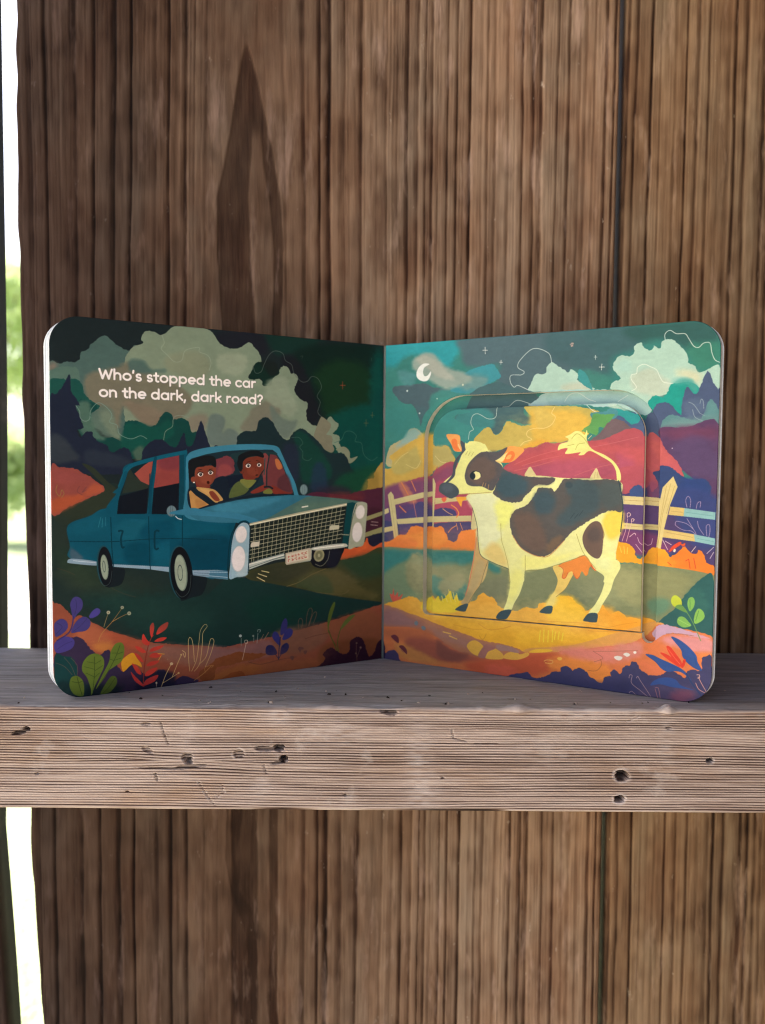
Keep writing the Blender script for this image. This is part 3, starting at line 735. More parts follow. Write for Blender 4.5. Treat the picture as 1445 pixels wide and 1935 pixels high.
p b8342a 1876 1089 2011 1044 2146 922 2070 900 1950 974
p b8342a 2222 930 2315 1012 2577 1038 2468 950 2299 912
p b8342a 1853 923 1979 848 2083 683 1978 726
p b8342a 2221 791 2314 873 2483 849 2529 788 2405 746
p b8342a 2143 584 2251 664 2466 670 2373 588 2220 559
p b8342a 1797 670 1946 560 2030 381 1915 426
p b8342a 2102 342 2188 455 2419 505 2341 390 2187 316
p a32e2c 1766 475 1885 338 2064 130 2094 65 2003 107 1854 250
p a32e2c 2064 100 2156 242 2433 317 2370 184 2216 111
k d8902c 19 2436 844 2591 818
k d8902c 19 2513 789 2451 688
l c8a868 15 3236 314 3206 650 3208 1124 3273 1149 3320 986 3357 538
l c8a868 15 3285 308 3415 595 3482 1065 3516 1316 3630 1464 3696 1410 3580 1246 3563 961 3496 490 3356 299
l c8a868 15 3480 460 3660 631 3743 942 3793 1081 3875 1025 3792 713 3643 377
l c8a868 17 2508 -5 2619 278 2761 543
l c8a868 17 2791 226 2903 495 3015 734
l c8a868 15 2555 99 2759 198 2949 301
l d0b070 15 3047 857 3127 785 3110 676 3063 792
p cdb184 2815 549 2802 524 2771 517 2740 531 2727 559 2740 584 2771 592 2802 577
p c8a868 3044 750 3036 733 3018 727 3000 737 2993 755 3000 772 3018 778 3036 769
p c8a868 2974 298 2967 281 2949 276 2931 285 2924 304 2931 321 2949 326 2967 316
p b0a080 2416 116 2409 95 2391 89 2374 100 2367 123 2374 144 2392 151 2409 139
k a08c70 14 2391 89 2390 -20
p 8f6a50 2693 676 2688 663 2674 659 2661 666 2656 680 2661 693 2675 697 2688 690
l b07a3c 17 3348 61 3609 221 3807 390
l b07a3c 14 3642 233 3626 347 3708 385 3857 384 3807 342
k 7d867a 13 4608 1016 4608 820
p a8aea4 4629 1073 4616 1047 4587 1038 4558 1052 4546 1081 4558 1108 4588 1116 4617 1102
l bfae98 15 4641 440 4700 680 4745 872
l bfae98 15 4701 893 4711 947 4780 940 4780 868 4721 874
k 7d867a 13 4960 1014 4953 883
p 7d867a 4971 1040 4963 1022 4943 1016 4923 1026 4915 1045 4923 1063 4943 1069 4963 1059
l 8a938a 14 5048 841 5076 1102
l 8a938a 17 5069 1136 5076 1194 5146 1178 5125 1124
k 8f6a50 14 5146 897 5234 1054
k 8f6a50 19 5252 919 5376 1090
p 2f2c62 5716 1007 5752 1288 5860 1430 5922 1323 5897 1124 5788 1000
p 2d2c68 5483 1013 5536 1098 5626 1066 5709 907 5709 706 5572 820 5493 928
p 2d2c68 5770 867 5825 1064 5970 1151 6080 1073 6043 941 5898 855
p 232450 5287 600 5323 729 5447 750 5554 672 5626 497 5465 471 5323 513
p 232450 5709 504 5753 684 5898 760 5971 662 5898 518 5735 461
l 1f2246 28 5716 923 5680 642 5663 342
k 8a5a44 14 5817 1014 5752 869
l 23244a 21 5555 521 5663 375 5753 500
l 6a4a38 14 6246 1108 6245 1329 6319 1390 6375 1283 6338 1117
l 6a4a38 14 6468 1156 6505 1476 6579 1640 6655 1600 6636 1431 6543 1166
l 6a4a38 14 6562 1164 6674 1462 6768 1529 6787 1452 6694 1220
p 5c3a3a 6228 550 6265 614 6395 583 6396 532 6321 523 6303 423 6266 512
p 5c3a3a 6396 481 6508 493 6497 436 6445 383
p 5c3a3a 5990 355 6045 393 6126 357 6074 268
p 4c5a22 7322 1753 7361 1681 7247 1344 7171 1108 7152 902 7124 1216 7188 1522
l 46531f 28 7164 971 7250 754 7367 533 7427 353
p 55602a 7521 972 7638 1171 7835 1329 7994 1333 7796 1156 7600 999
l 46531f 22 7541 1005 7464 768 7437 561 7478 347
r 2e1624 6831 3 7059 184 6982 331 7212 487 7407 390 7643 259 7821 345 7839 590 8038 711 8240 620 8364 323 8447 117 8611 189 8732 463 8918 516 8986 -33 8987 -141 6831 -101
l 7a5a40 11 8063 36 8041 251 8039 499
l 7a5a40 11 8062 142 8181 395
p 6b5040 8075 531 8067 514 8047 509 8028 518 8019 536 8027 553 8047 558 8067 549
p 7d5a50 8209 393 8200 373 8177 367 8154 378 8145 399 8154 418 8177 424 8200 414
p 6b5040 8057 242 8049 225 8029 220 8009 230 8001 248 8009 265 8029 270 8049 260
b 1f4038 18 222 770 2580 2849 2128 3961 1883 3483 1287 1628 1767
b 34402c 18 195 87 3349 916 3014 1634 2461 490 2599
b a0603c 12 195 1622 1009 3481 683 5172 563 7009 709 7012 86 4140 156
b 55503a 15 195 5535 2720 7395 2752 8188 2216 6261 2274
p 15171d 6613 2930 6631 3166 6856 3292 7587 3261 7549 3020 7395 2769 7087 2700 6820 2731 6669 2808
b 1b1d2a 40 42 7123 3178 7548 3159 7395 2752 7125 2766
l 8a8a70 14 7180 3175 7124 2938 6934 2776 6744 2838
p 8f8a66 7011 3026 6974 2957 6913 2911 6842 2896 6774 2916 6722 2966 6697 3037 6704 3115 6740 3183 6800 3230 6872 3245 6940 3225 6992 3175 7018 3104
p 6d6c4e 6960 3041 6934 2993 6894 2961 6846 2950 6800 2963 6766 2998 6750 3046 6755 3100 6780 3148 6820 3180 6868 3191 6914 3178 6948 3143 6965 3095
p a09b78 6895 3069 6884 3035 6857 3023 6830 3038 6819 3072 6830 3105 6857 3118 6883 3103
p 141d22 1318 3021 1639 2988 1577 2646 1342 2571 1227 2609
p 141d22 3264 2724 3684 2667 3585 2262 3293 2173 3007 2147
s 06465a 358 4061 845 4281 1331 4453 1420 4624 1627 5038 1732 5246 2255 5458 3182 5527 3335 4285 3489 2711 3312 2784 2728 2850 2237 2970 1405 3061 975 3188 415 3290
p 0a4c60 358 4075 845 4281 1360 4462 3112 4259 3968 4208 3963 2682 3313 2847 2729 3004 1406 3121 415 3304 397 3596
b 034053 45 56 1703 3601 2241 3580 2237 3031 1817 3054 1612 3305
b 12576a 35 56 1473 4088 2065 4252 2154 4008 1822 3657 1470 3790
b 044257 40 70 2003 3952 3049 4198 3046 3609 2362 3514
b 0c5266 35 56 2424 3511 3046 3609 3043 3050 2421 3082
b 3f5563 45 35 405 3566 528 3474 693 3261 421 3289
b 0e5468 35 56 452 4116 1014 4277 1240 3976 504 3824
b 6a6a72 25 42 1361 4536 1507 4682 1475 4296 1373 4298
s 06465a 2745 4298 3763 4213 3828 4211 4494 4100 4324 3624 4256 3306 4238 2762 3758 2822 2736 2849
b 0a4f63 40 70 2869 4203 4158 4140 4157 3630 3180 3479
b 053a4d 40 70 3022 3610 4224 3692 4222 2859 3019 2926
r 0a4a5e 1539 4964 1659 5305 1704 5425 1837 5530 3026 5817 3184 5835 3178 4785 1479 4801
p 0a4a5e 1330 4299 1479 4831 1628 5097 1778 5514 3309 5528 3303 4224
s 8f4038 1716 5097 1835 5276 2345 5429 2251 4960 1654 4799
s 14262b 1552 4770 1657 5157 1792 5395 1867 5575 2362 5656 2267 5036 2186 4310 1475 4311 1507 4622
s 27312a 1596 4800 1777 5425 1894 5216 2236 5021 2221 4915
s 97463c 1894 5276 2135 5488 2347 5625 2267 4990 2042 5096
s 10161f 1537 4741 1713 4784 2221 4930 2186 4340 2126 4296 1475 4311
s 8a3c38 2421 5399 2438 5657 3026 5787 2991 5033 2357 4929
b 74323a 40 42 2499 5642 2994 5740 2961 5402 2559 5400
s 10161f 2357 4929 2679 4988 2991 5049 2971 4324 2924 4279 2301 4292
k 0a4a5e 45 2401 5611 2261 4278
l 06323f 22 2269 5277 2231 4218 2241 3519 2252 2954
l 06323f 22 1329 4240 1346 3556 1382 3047
l 06323f 17 398 3706 1353 3660 2242 3686 3046 3671 3966 3605
l 06323f 22 3065 4229 3061 3484
s 0c3d4c 2995 5802 3120 5804 3112 4259 2986 4277
l 0d5468 97 1554 4979 1658 5261 1763 5419 1956 5522 2560 5689 3152 5816
l 0a4a5e 83 1368 4328 1478 4712 1628 5097 1694 5305
l 083f52 70 2408 5671 2297 5035 2255 4278
l 0a4a5e 56 1368 4328 1475 4290 2246 4272 3018 4236
l 06313f 42 1515 3907 1603 3905 1563 3726 1585 3516 1629 3514
l 06313f 42 2472 3876 2380 3864 2377 3452 2454 3448
k 2d7484 11 1040 4011 1099 4245
k 2d7484 11 1126 4009 1142 4215
k 2d7484 10 1212 4036 1208 4243
p 7e95a6 337 3221 429 3298 1003 3201 1017 3103 414 3188
s 8099aa 1348 3121 2252 3030 2729 2979 2728 2850 2252 2945 1376 3054
s 7b93a4 3313 2863 3964 2835 4247 2794 4246 2569 3963 2612 3328 2736
k 51687a 13 3360 2797 4247 2697
k c3cdd2 13 470 3249 975 3173
k 51687a 13 3328 2752 4146 2633
k 0a2a36 18 2253 3061 2267 2938
k 0a2a36 18 1377 3137 1390 3047
p 1e4550 1353 3092 1347 2877 1308 2705 1241 2609 1162 2609 1085 2703 1027 2873 997 3085 1002 3297 1042 3468 1107 3565 1186 3567 1263 3474 1322 3305
p 11151b 1364 3069 1363 2859 1329 2689 1269 2594 1195 2592 1121 2683 1063 2850 1031 3058 1032 3266 1065 3435 1125 3530 1199 3534 1272 3444 1331 3278
p 6f7f70 1266 3062 1266 2930 1249 2823 1216 2763 1175 2762 1134 2820 1101 2924 1082 3055 1082 3187 1099 3293 1131 3353 1172 3355 1213 3298 1247 3193
p 8d9884 1245 3062 1247 2940 1233 2842 1206 2787 1171 2786 1136 2839 1107 2936 1091 3056 1089 3178 1104 3275 1131 3330 1165 3332 1200 3279 1229 3183
p 4f5f56 1200 3076 1196 2974 1173 2932 1144 2972 1125 3073 1129 3174 1152 3217 1181 3176
p 8d9884 1185 3075 1185 2991 1171 2955 1152 2990 1139 3073 1140 3158 1154 3193 1172 3159
l 3d4a4c 11 1346 2960 1300 2694 1184 2612 1084 2708
p 1d4754 3302 2836 3293 2543 3227 2307 3118 2177 2988 2178 2864 2308 2769 2541 2722 2830 2732 3119 2797 3352 2904 3484 3032 3487 3157 3361 3254 3129
p 0f1318 3315 2815 3311 2525 3253 2291 3151 2161 3027 2159 2906 2286 2811 2514 2760 2799 2764 3085 2821 3316 2921 3447 3043 3453 3166 3330 3262 3102
p 6b7a6c 3187 2822 3188 2620 3155 2457 3097 2366 3024 2365 2951 2453 2892 2613 2860 2812 2859 3012 2891 3174 2949 3265 3022 3268 3095 3181 3154 3022
p 8f9a85 3155 2821 3157 2631 3130 2477 3080 2391 3017 2390 2953 2474 2902 2625 2872 2814 2871 3003 2897 3155 2947 3241 3010 3244 3073 3162 3125 3011
p 3f4c48 3070 2818 3068 2730 3053 2659 3028 2620 2999 2620 2970 2660 2948 2731 2938 2818 2940 2906 2955 2977 2980 3016 3009 3016 3038 2976 3059 2906
p 8f9a85 3058 2818 3048 2690 3012 2637 2972 2690 2950 2818 2960 2946 2995 2999 3036 2946
l 46524f 11 3280 2755 3230 2350 3039 2207 2882 2374
p 4c6068 2918 4356 2905 4295 2870 4246 2820 4220 2765 4221 2715 4250 2681 4300 2669 4361 2682 4422 2716 4470 2766 4497 2822 4496 2871 4468 2906 4418
p 62777d 2905 4356 2894 4300 2862 4256 2817 4232 2767 4233 2723 4259 2692 4305 2681 4361 2693 4416 2724 4461 2769 4485 2819 4484 2864 4458 2895 4413
k 41555d 11 2775 4482 2761 4236
k 41555d 11 2825 4481 2817 4235
l b9c4c8 25 2898 4227 2955 4170 3042 4149
p 34778f 3121 4238 3147 4828 3162 5592 3196 5723 3308 5833 3694 5939 4392 6026 4991 6054 5484 6035 5659 5976 5735 5850 5938 5435 6144 5038 6261 4708 6495 4694 6378 4423 4627 4135 3687 4092
b 2c6a80 40 42 3147 4828 3236 4828 3256 4389 3459 4253 3144 4260
s 1a2b33 3229 5592 3307 5659 3693 5774 4156 5859 4870 5909 5484 5915 5584 5848 5735 5619 6093 4804 6119 4686 4869 4654 4389 4593 3919 4510 3346 4354 3279 4432 3236 4740
r 1d3538 4391 5806 5484 5869 5584 5756 5360 5730 4509 5583
r 70353c 3899 5577 4039 5679 4249 5737 4391 5650 4426 5493 4390 5290 3968 5178 3898 5178
b 8a3f3e 40 28 4038 5490 4296 5492 4343 5290 3991 5200
r 6b3436 5360 5753 5584 5756 5735 5526 5862 5272 6067 4804 5736 4807 5236 4811 5310 5270
b 4b2a30 40 28 5811 5271 5938 5225 6041 4804 5660 4900 5635 5132
p b2643a 5559 5668 5659 5664 5773 5457 5660 5398 5584 5502
r 7b3b3a 5212 5751 5360 5753 5323 5316 5236 5041
k 2a4a48 28 5273 5683 5249 5270
p 141c2a 3921 5145 4628 5268 4724 5178 4628 4997 4295 4909 4294 4616 4106 4619 3920 4911
p 16202c 3236 4915 3782 4945 3968 5178 4201 5200 4295 4909 4294 4594 3346 4365
p 742d24 4869 4814 5113 4949 5261 4995 5335 4902 5162 4812 4942 4768
p 742d24 5460 4971 5585 4947 5812 4829 6067 4757 6042 4711 5510 4762
p 666a33 5236 4834 5385 4902 5485 4832 5460 4758 5236 4770
k 1c2b2e 33 5397 5776 5323 5385 5323 4948
l 151f26 47 5261 4937 5385 4948 5485 4901
p 4f5a30 4282 4673 4318 4841 4437 5020 4604 5088 4821 4905 4724 4770 4389 4672
p 6c6f35 4580 5088 4676 5155 5015 5121 5003 5064 4796 4906
k 566b4c 10 4628 5042 4784 4906
p 6e2d22 4676 5314 4991 5224 4991 5144 4869 5128 4688 5155
p 6d3022 4665 5585 4725 5676 4991 5736 5212 5716 5249 5522 5236 5339 5138 5213 4991 5178 4797 5224 4676 5336
b 7d3a29 35 28 4773 5428 5015 5429 5064 5270 4845 5269
p 6d3022 4681 5348 4676 5320 4661 5298 4640 5286 4617 5286 4595 5298 4581 5320 4576 5347 4581 5375 4596 5397 4617 5409 4640 5409 4661 5397 4676 5375
p 16191c 4521 5651 4545 5741 4677 5822 4918 5887 5113 5875 5224 5796 5236 5705 5016 5748 4846 5723 4701 5642 4641 5517 4640 5393 4604 5336 4533 5426 4509 5538
p d3c7bd 4876 5505 4873 5481 4858 5459 4832 5444 4801 5439 4771 5444 4749 5460 4738 5482 4740 5506 4756 5528 4782 5543 4812 5548 4842 5543 4865 5527
p 1a1a1c 4845 5492 4835 5466 4811 5455 4788 5465 4778 5491 4788 5517 4812 5528 4835 5517
p cfc0b4 4811 5500 4809 5494 4802 5491 4795 5494 4792 5500 4795 5507 4802 5509 4809 5507
p d3c7bd 5174 5530 5172 5506 5158 5485 5134 5471 5106 5466 5079 5472 5059 5487 5048 5508 5050 5531 5064 5552 5087 5567 5115 5571 5142 5566 5163 5551
p 1a1a1c 5135 5514 5126 5490 5103 5480 5081 5490 5072 5514 5081 5538 5103 5548 5126 5538
p cfc0b4 5106 5523 5103 5517 5096 5514 5089 5517 5086 5523 5089 5530 5096 5532 5103 5530
l 2a1712 17 4737 5518 4802 5557 4882 5530
l 2a1712 17 5045 5543 5113 5576 5175 5533
k 3a1a14 14 4773 5582 4870 5610
k 3a1a14 14 5028 5634 5113 5608
p 3d1a16 5083 5258 5075 5241 5048 5231 5020 5232 5006 5245 5015 5261 5041 5271 5069 5270
l 5a2318 11 5015 5452 4991 5383 5028 5361
s 16222a 5187 5339 5273 5431 5064 5064 4845 4814 4700 4725 4627 4680 4772 4815 4991 5041
p 762e25 3417 5112 3759 5001 3759 4912 3507 4914 3439 4947
p 7b3a29 3384 5265 3419 5419 3532 5464 3715 5487 3922 5467 3933 5267 3875 5089 3759 4978 3644 4939 3508 4980 3406 5090
b 8a4430 35 28 3531 5222 3806 5222 3782 5045 3576 5045
p 7b3a29 3404 5138 3398 5104 3382 5076 3358 5061 3332 5061 3309 5077 3292 5104 3287 5138 3293 5172 3309 5200 3333 5215 3359 5215 3382 5200 3398 5172
p 16191c 3227 5309 3228 5581 3330 5648 3602 5728 3877 5721 3946 5578 3934 5444 3853 5477 3784 5532 3738 5487 3692 5509 3623 5464 3464 5446 3385 5375 3373 5222 3305 5200 3260 5090 3237 5134
p d6cabf 3606 5280 3603 5255 3586 5232 3559 5216 3528 5210 3497 5216 3474 5232 3462 5256 3465 5281 3481 5304 3508 5320 3540 5326 3571 5320 3594 5304
p 17171a 3577 5266 3565 5238 3538 5226 3511 5238 3500 5266 3511 5294 3538 5305 3566 5294
p d5c7ba 3541 5277 3537 5269 3529 5266 3521 5269 3518 5277 3521 5285 3529 5288 3537 5285
p d6cabf 3867 5325 3865 5300 3849 5278 3824 5262 3794 5257 3764 5263 3742 5279 3731 5301 3734 5326 3749 5348 3775 5363 3805 5369 3834 5363 3856 5347
p 17171a 3829 5309 3819 5282 3794 5271 3770 5282 3760 5308 3770 5335 3795 5346 3819 5335
p d5c7ba 3797 5320 3794 5312 3785 5308 3777 5312 3774 5320 3777 5327 3785 5331 3794 5327
l 24130f 19 3459 5288 3520 5332 3604 5299
l 24130f 19 3733 5333 3795 5373 3871 5333
k 2c1612 15 3486 5376 3566 5394
k 2c1612 15 3760 5388 3841 5404
p 35160f 3769 5075 3768 5045 3748 5025 3719 5028 3699 5051 3700 5081 3720 5100 3749 5098
p dcd6cc 3390 5064 3383 5050 3365 5044 3348 5050 3340 5064 3348 5078 3365 5083 3383 5078
p b58a4e 3428 4947 3598 4935 3782 4912 3920 4866 4036 4754 4129 4619 4012 4576 3919 4550 3689 4735 3462 4870
b c99a58 35 21 3507 4914 3736 4890 3781 4734 3598 4825
p 7b3626 3758 4823 3851 4845 3966 4732 4036 4609 3919 4599 3804 4712
s b18046 3236 4828 3281 4871 3416 4738 3757 4501 3301 4355 3275 4520
b a06a38 30 28 3415 4650 3711 4513 3460 4429
s 14222b 3293 4915 3428 4914 3598 4714 3942 4521 3780 4486 3506 4693 3304 4860
s 14202b 3301 4344 3757 4501 4294 4616 4917 4745 6093 4757 6119 4674 4869 4643 4389 4581 3919 4499 3369 4343
p 2c667c 3189 4303 3369 4354 3919 4492 4389 4575 4869 4641 6119 4674 6495 4694 6640 4657 6378 4423 5610 4227 5113 4032 3687 4070
s 2b657a 3763 4370 4027 4508 4495 4606 5182 4685 5964 4725 6551 4703 7002 4647 6256 4489 5463 4140 4938 4007 4325 4040
b 377a92 40 56 3829 4432 4495 4580 5182 4636 5748 4629 4835 4317 4159 4299
p 30708a 2745 4298 3312 4426 3829 4322 4326 4296 4664 4224 5077 4085 4938 4007 4664 4063 4494 4116 3828 4205
s 47665f 5463 4173 5964 4427 6477 4670 6738 4684 7385 4625 7973 4549 8172 4511 8172 4476 7717 4459 6257 4222 5112 4025
b 56705f 35 56 6256 4456 7579 4571 7697 4484 6256 4255
k d6d4c4 33 6348 4394 6515 4418
s 0f3f42 7717 4483 7894 4505 8033 4461 7935 4185 7820 3702 7764 3218 7567 3313 7605 3571
p 9a9c84 7776 3200 7782 3426 7858 3979 7974 4427 8132 4512 8313 4485 8366 4386 8329 3896 8253 3320 7981 3244
p cdc4ba 8281 4202 8254 4120 8204 4059 8141 4030 8077 4039 8026 4085 7997 4158 7996 4243 8023 4324 8073 4386 8136 4415 8199 4406 8251 4361 8280 4288
p b8ae9e 8289 4201 8261 4116 8208 4053 8142 4023 8075 4033 8020 4080 7990 4156 7988 4244 8016 4328 8069 4392 8135 4422 8202 4413 8257 4366 8288 4290
p d3cac2 8273 4207 8247 4128 8200 4069 8140 4041 8080 4049 8032 4093 8005 4163 8004 4245 8030 4324 8077 4383 8136 4412 8196 4403 8245 4360 8272 4290
p b5ac9c 8214 3645 8186 3523 8130 3430 8057 3382 7983 3391 7922 3453 7885 3557 7880 3682 7908 3803 7963 3897 8035 3944 8109 3937 8171 3875 8209 3771
p d6cdc6 8198 3647 8172 3531 8121 3442 8055 3396 7988 3404 7933 3463 7900 3562 7896 3680 7922 3795 7972 3885 8037 3931 8105 3924 8160 3865 8194 3766
k 9a9878 22 7565 3614 7821 3591
l 1c2f2e 14 8033 4454 7897 4082 7801 3599 7752 3212
s 1a231f 4852 3977 6257 4222 7697 4460 7621 4089 7546 3608 7508 3402 6630 3301 5750 3140 4834 2955
k a39c7c 14 5022 3973 4954 2995
k a39c7c 14 5147 3993 5076 3018
k a39c7c 14 5273 4013 5197 3041
k a39c7c 14 5400 4034 5320 3064
k a39c7c 14 5528 4054 5443 3088
k a39c7c 14 5656 4075 5567 3112
k a39c7c 14 5785 4095 5692 3135
k a39c7c 14 5915 4116 5817 3159
k a39c7c 14 6046 4137 5944 3182
k a39c7c 14 6178 4158 6070 3205
k a39c7c 14 6310 4179 6198 3229
k a39c7c 14 6443 4200 6326 3252
k a39c7c 14 6577 4222 6455 3276
k a39c7c 14 6712 4243 6585 3300
k a39c7c 14 6847 4265 6716 3318
k a39c7c 14 6984 4287 6847 3333
k a39c7c 14 7121 4309 6979 3348
k a39c7c 14 7259 4331 7112 3363
k a39c7c 14 7398 4353 7246 3378
k a39c7c 14 7538 4375 7380 3393
l b3ac8c 16 4890 3844 5218 3889 5550 3937 5888 3988 6232 4043 6580 4100 6935 4160 7294 4222 7660 4288
l b3ac8c 16 4883 3735 5209 3781 5541 3830 5878 3882 6219 3937 6567 3995 6919 4054 7278 4114 7642 4178
l b3ac8c 16 4876 3626 5201 3673 5531 3723 5867 3776 6207 3831 6553 3890 6904 3948 7261 4006 7624 4068
l b3ac8c 16 4869 3517 5193 3565 5522 3615 5856 3669 6195 3725 6540 3785 6889 3843 7245 3898 7606 3958
l b3ac8c 16 4862 3408 5185 3456 5512 3508 5845 3563 6183 3620 6526 3680 6874 3737 7228 3791 7588 3848
l b3ac8c 16 4855 3299 5176 3348 5503 3401 5834 3456 6171 3514 6512 3575 6859 3631 7212 3683 7570 3738
l b3ac8c 16 4848 3190 5168 3240 5493 3294 5823 3350 6159 3408 6499 3470 6844 3525 7195 3575 7552 3628
l b3ac8c 16 4841 3081 5160 3132 5484 3186 5813 3244 6146 3303 6485 3365 6829 3419 7179 3467 7534 3518
s a9a284 4835 4000 6256 4255 7717 4487 7709 4404 6257 4182 4852 3935
k e2dac0 22 4852 3961 7697 4446
k 8f8a6c 17 4990 3957 4896 2985
s c7bda6 4876 3457 4903 3505 5129 3522 5112 3392 4876 3370
s b8b296 7177 3843 7235 3886 7474 3879 7475 3765 7178 3740
s a5ab9f 4827 2956 5252 3065 5749 3173 5822 3196 5840 3036 5535 3001 4834 2793
k e0dccb 21 4834 2929 5822 3130
k 39484a 13 4834 2841 5535 3034 5840 3102
k 39484a 13 4834 2988 5822 3176
p b6b6a4 6630 3284 7199 3353 7625 3363 7724 3331 7724 3272 7392 3234 6705 3213
k efe9da 22 6705 3264 7626 3321
s 9a9c88 5858 3168 6593 3286 6642 3233 6631 2996 6594 2930 5894 2859
s b5a68c 5858 3175 6574 3287 6612 3251 6601 2971 5894 2859 5858 2901
s c9bda4 5894 3140 6526 3245 6541 3001 5909 2899
k b4574a 15 5950 3080 5940 3095
k b4574a 15 5937 3041 5962 3053
k b4574a 15 5989 3076 5948 3088
k b4574a 15 5945 3092 5940 3041
k b4574a 15 6090 3073 6088 3116
k b4574a 15 6051 3072 6075 3067
k b4574a 15 6093 3088 6034 3074
k b4574a 15 6066 3093 6041 3116
k b4574a 15 6194 3107 6189 3124
k b4574a 15 6192 3084 6167 3082
k b4574a 15 6162 3099 6155 3110
k b4574a 15 6136 3080 6147 3136
k b4574a 15 6224 3131 6268 3120
k b4574a 15 6256 3085 6246 3141
k b4574a 15 6252 3111 6236 3133
k b4574a 15 6247 3132 6277 3120
k b4574a 15 6386 3172 6325 3151
k b4574a 15 6375 3158 6364 3149
k b4574a 15 6331 3165 6352 3122
k b4574a 15 6385 3124 6390 3109
k b4574a 15 6417 3113 6437 3129
k b4574a 15 6446 3142 6487 3134
k b4574a 15 6438 3153 6430 3174
k b4574a 15 6444 3162 6488 3192
k b4574a 15 5936 2952 5945 2983
k b4574a 15 5954 2941 5939 2978
k b4574a 15 5948 3005 5937 2996
k b4574a 15 5982 3012 5943 2974
k b4574a 15 6047 3016 6102 2996
k b4574a 15 6086 2961 6059 2993
k b4574a 15 6046 3022 6059 2997
k b4574a 15 6047 2966 6094 2997
k b4574a 15 6127 3020 6143 3025
k b4574a 15 6142 3029 6189 3043
k b4574a 15 6194 2977 6167 3015
k b4574a 15 6192 2991 6173 2992
k b4574a 15 6258 3042 6228 2991
k b4574a 15 6289 3038 6290 3016
k b4574a 15 6281 3003 6269 3022
k b4574a 15 6270 3040 6273 2994
k b4574a 15 6390 3009 6324 2999
k b4574a 15 6369 3011 6321 3058
k b4574a 15 6391 3074 6368 3063
k b4574a 15 6366 3021 6361 3008
k b4574a 15 6432 3019 6416 3081
k b4574a 15 6482 3035 6424 3028
k b4574a 15 6482 3030 6457 3074
k b4574a 15 6467 3026 6441 3031
p 05394a 4221 2667 4256 3306 4324 3688 4443 3908 4595 4058 4749 4077 4852 3993 4698 3998 4426 3845
p 8ba8b4 4288 2592 4316 2983 4358 3494 4443 3812 4578 3985 4698 4023 4818 3962 4845 3767 4817 3151 4792 2681 4491 2618
b a9b8b8 35 42 4594 2968 4782 3283 4782 2698 4491 2650
p b5b5b4 4772 3695 4745 3600 4692 3528 4623 3493 4552 3503 4493 3555 4458 3639 4453 3738 4480 3832 4533 3904 4601 3939 4672 3930 4731 3878 4767 3794
p d9cec9 4758 3703 4733 3615 4685 3548 4622 3516 4557 3525 4503 3573 4471 3651 4467 3742 4491 3830 4540 3897 4602 3929 4667 3921 4721 3873 4754 3796
p b5b5b4 4730 3065 4700 2919 4638 2806 4557 2750 4472 2761 4401 2836 4358 2960 4351 3109 4380 3254 4442 3366 4522 3423 4607 3414 4678 3340 4722 3215
p ddd2ce 4713 3073 4685 2936 4629 2829 4554 2776 4477 2785 4413 2856 4374 2973 4367 3113 4395 3250 4451 3356 4525 3410 4602 3402 4667 3332 4706 3215
l 0b2833 19 4238 2666 4266 3242 4324 3656 4426 3877 4578 4027 4732 4045 4835 3945 4852 3766 4827 3151 4799 2697
s 3e6d84 3758 2822 4238 2800 4255 2581 4021 2596 3757 2647
k 9fb4c0 17 3758 2790 4238 2756
k 9fb4c0 17 3758 2695 4238 2627
k d9c488 21 5181 2740 5386 2689
k d9c488 21 5083 2670 5322 2580
k d9c488 21 5048 2584 5266 2462
p 4c6366 6513 4864 6502 4800 6469 4749 6421 4721 6369 4722 6322 4751 6289 4802 6277 4866 6288 4929 6321 4980 6368 5008 6421 5008 6468 4980 6501 4928
p 6b8284 6491 4864 6481 4809 6454 4765 6414 4741 6369 4741 6329 4766 6302 4810 6292 4866 6301 4920 6329 4964 6369 4989 6413 4989 6453 4964 6481 4919
k 54696c 10 6365 4972 6358 4755
k 54696c 10 6420 4972 6421 4754
"""
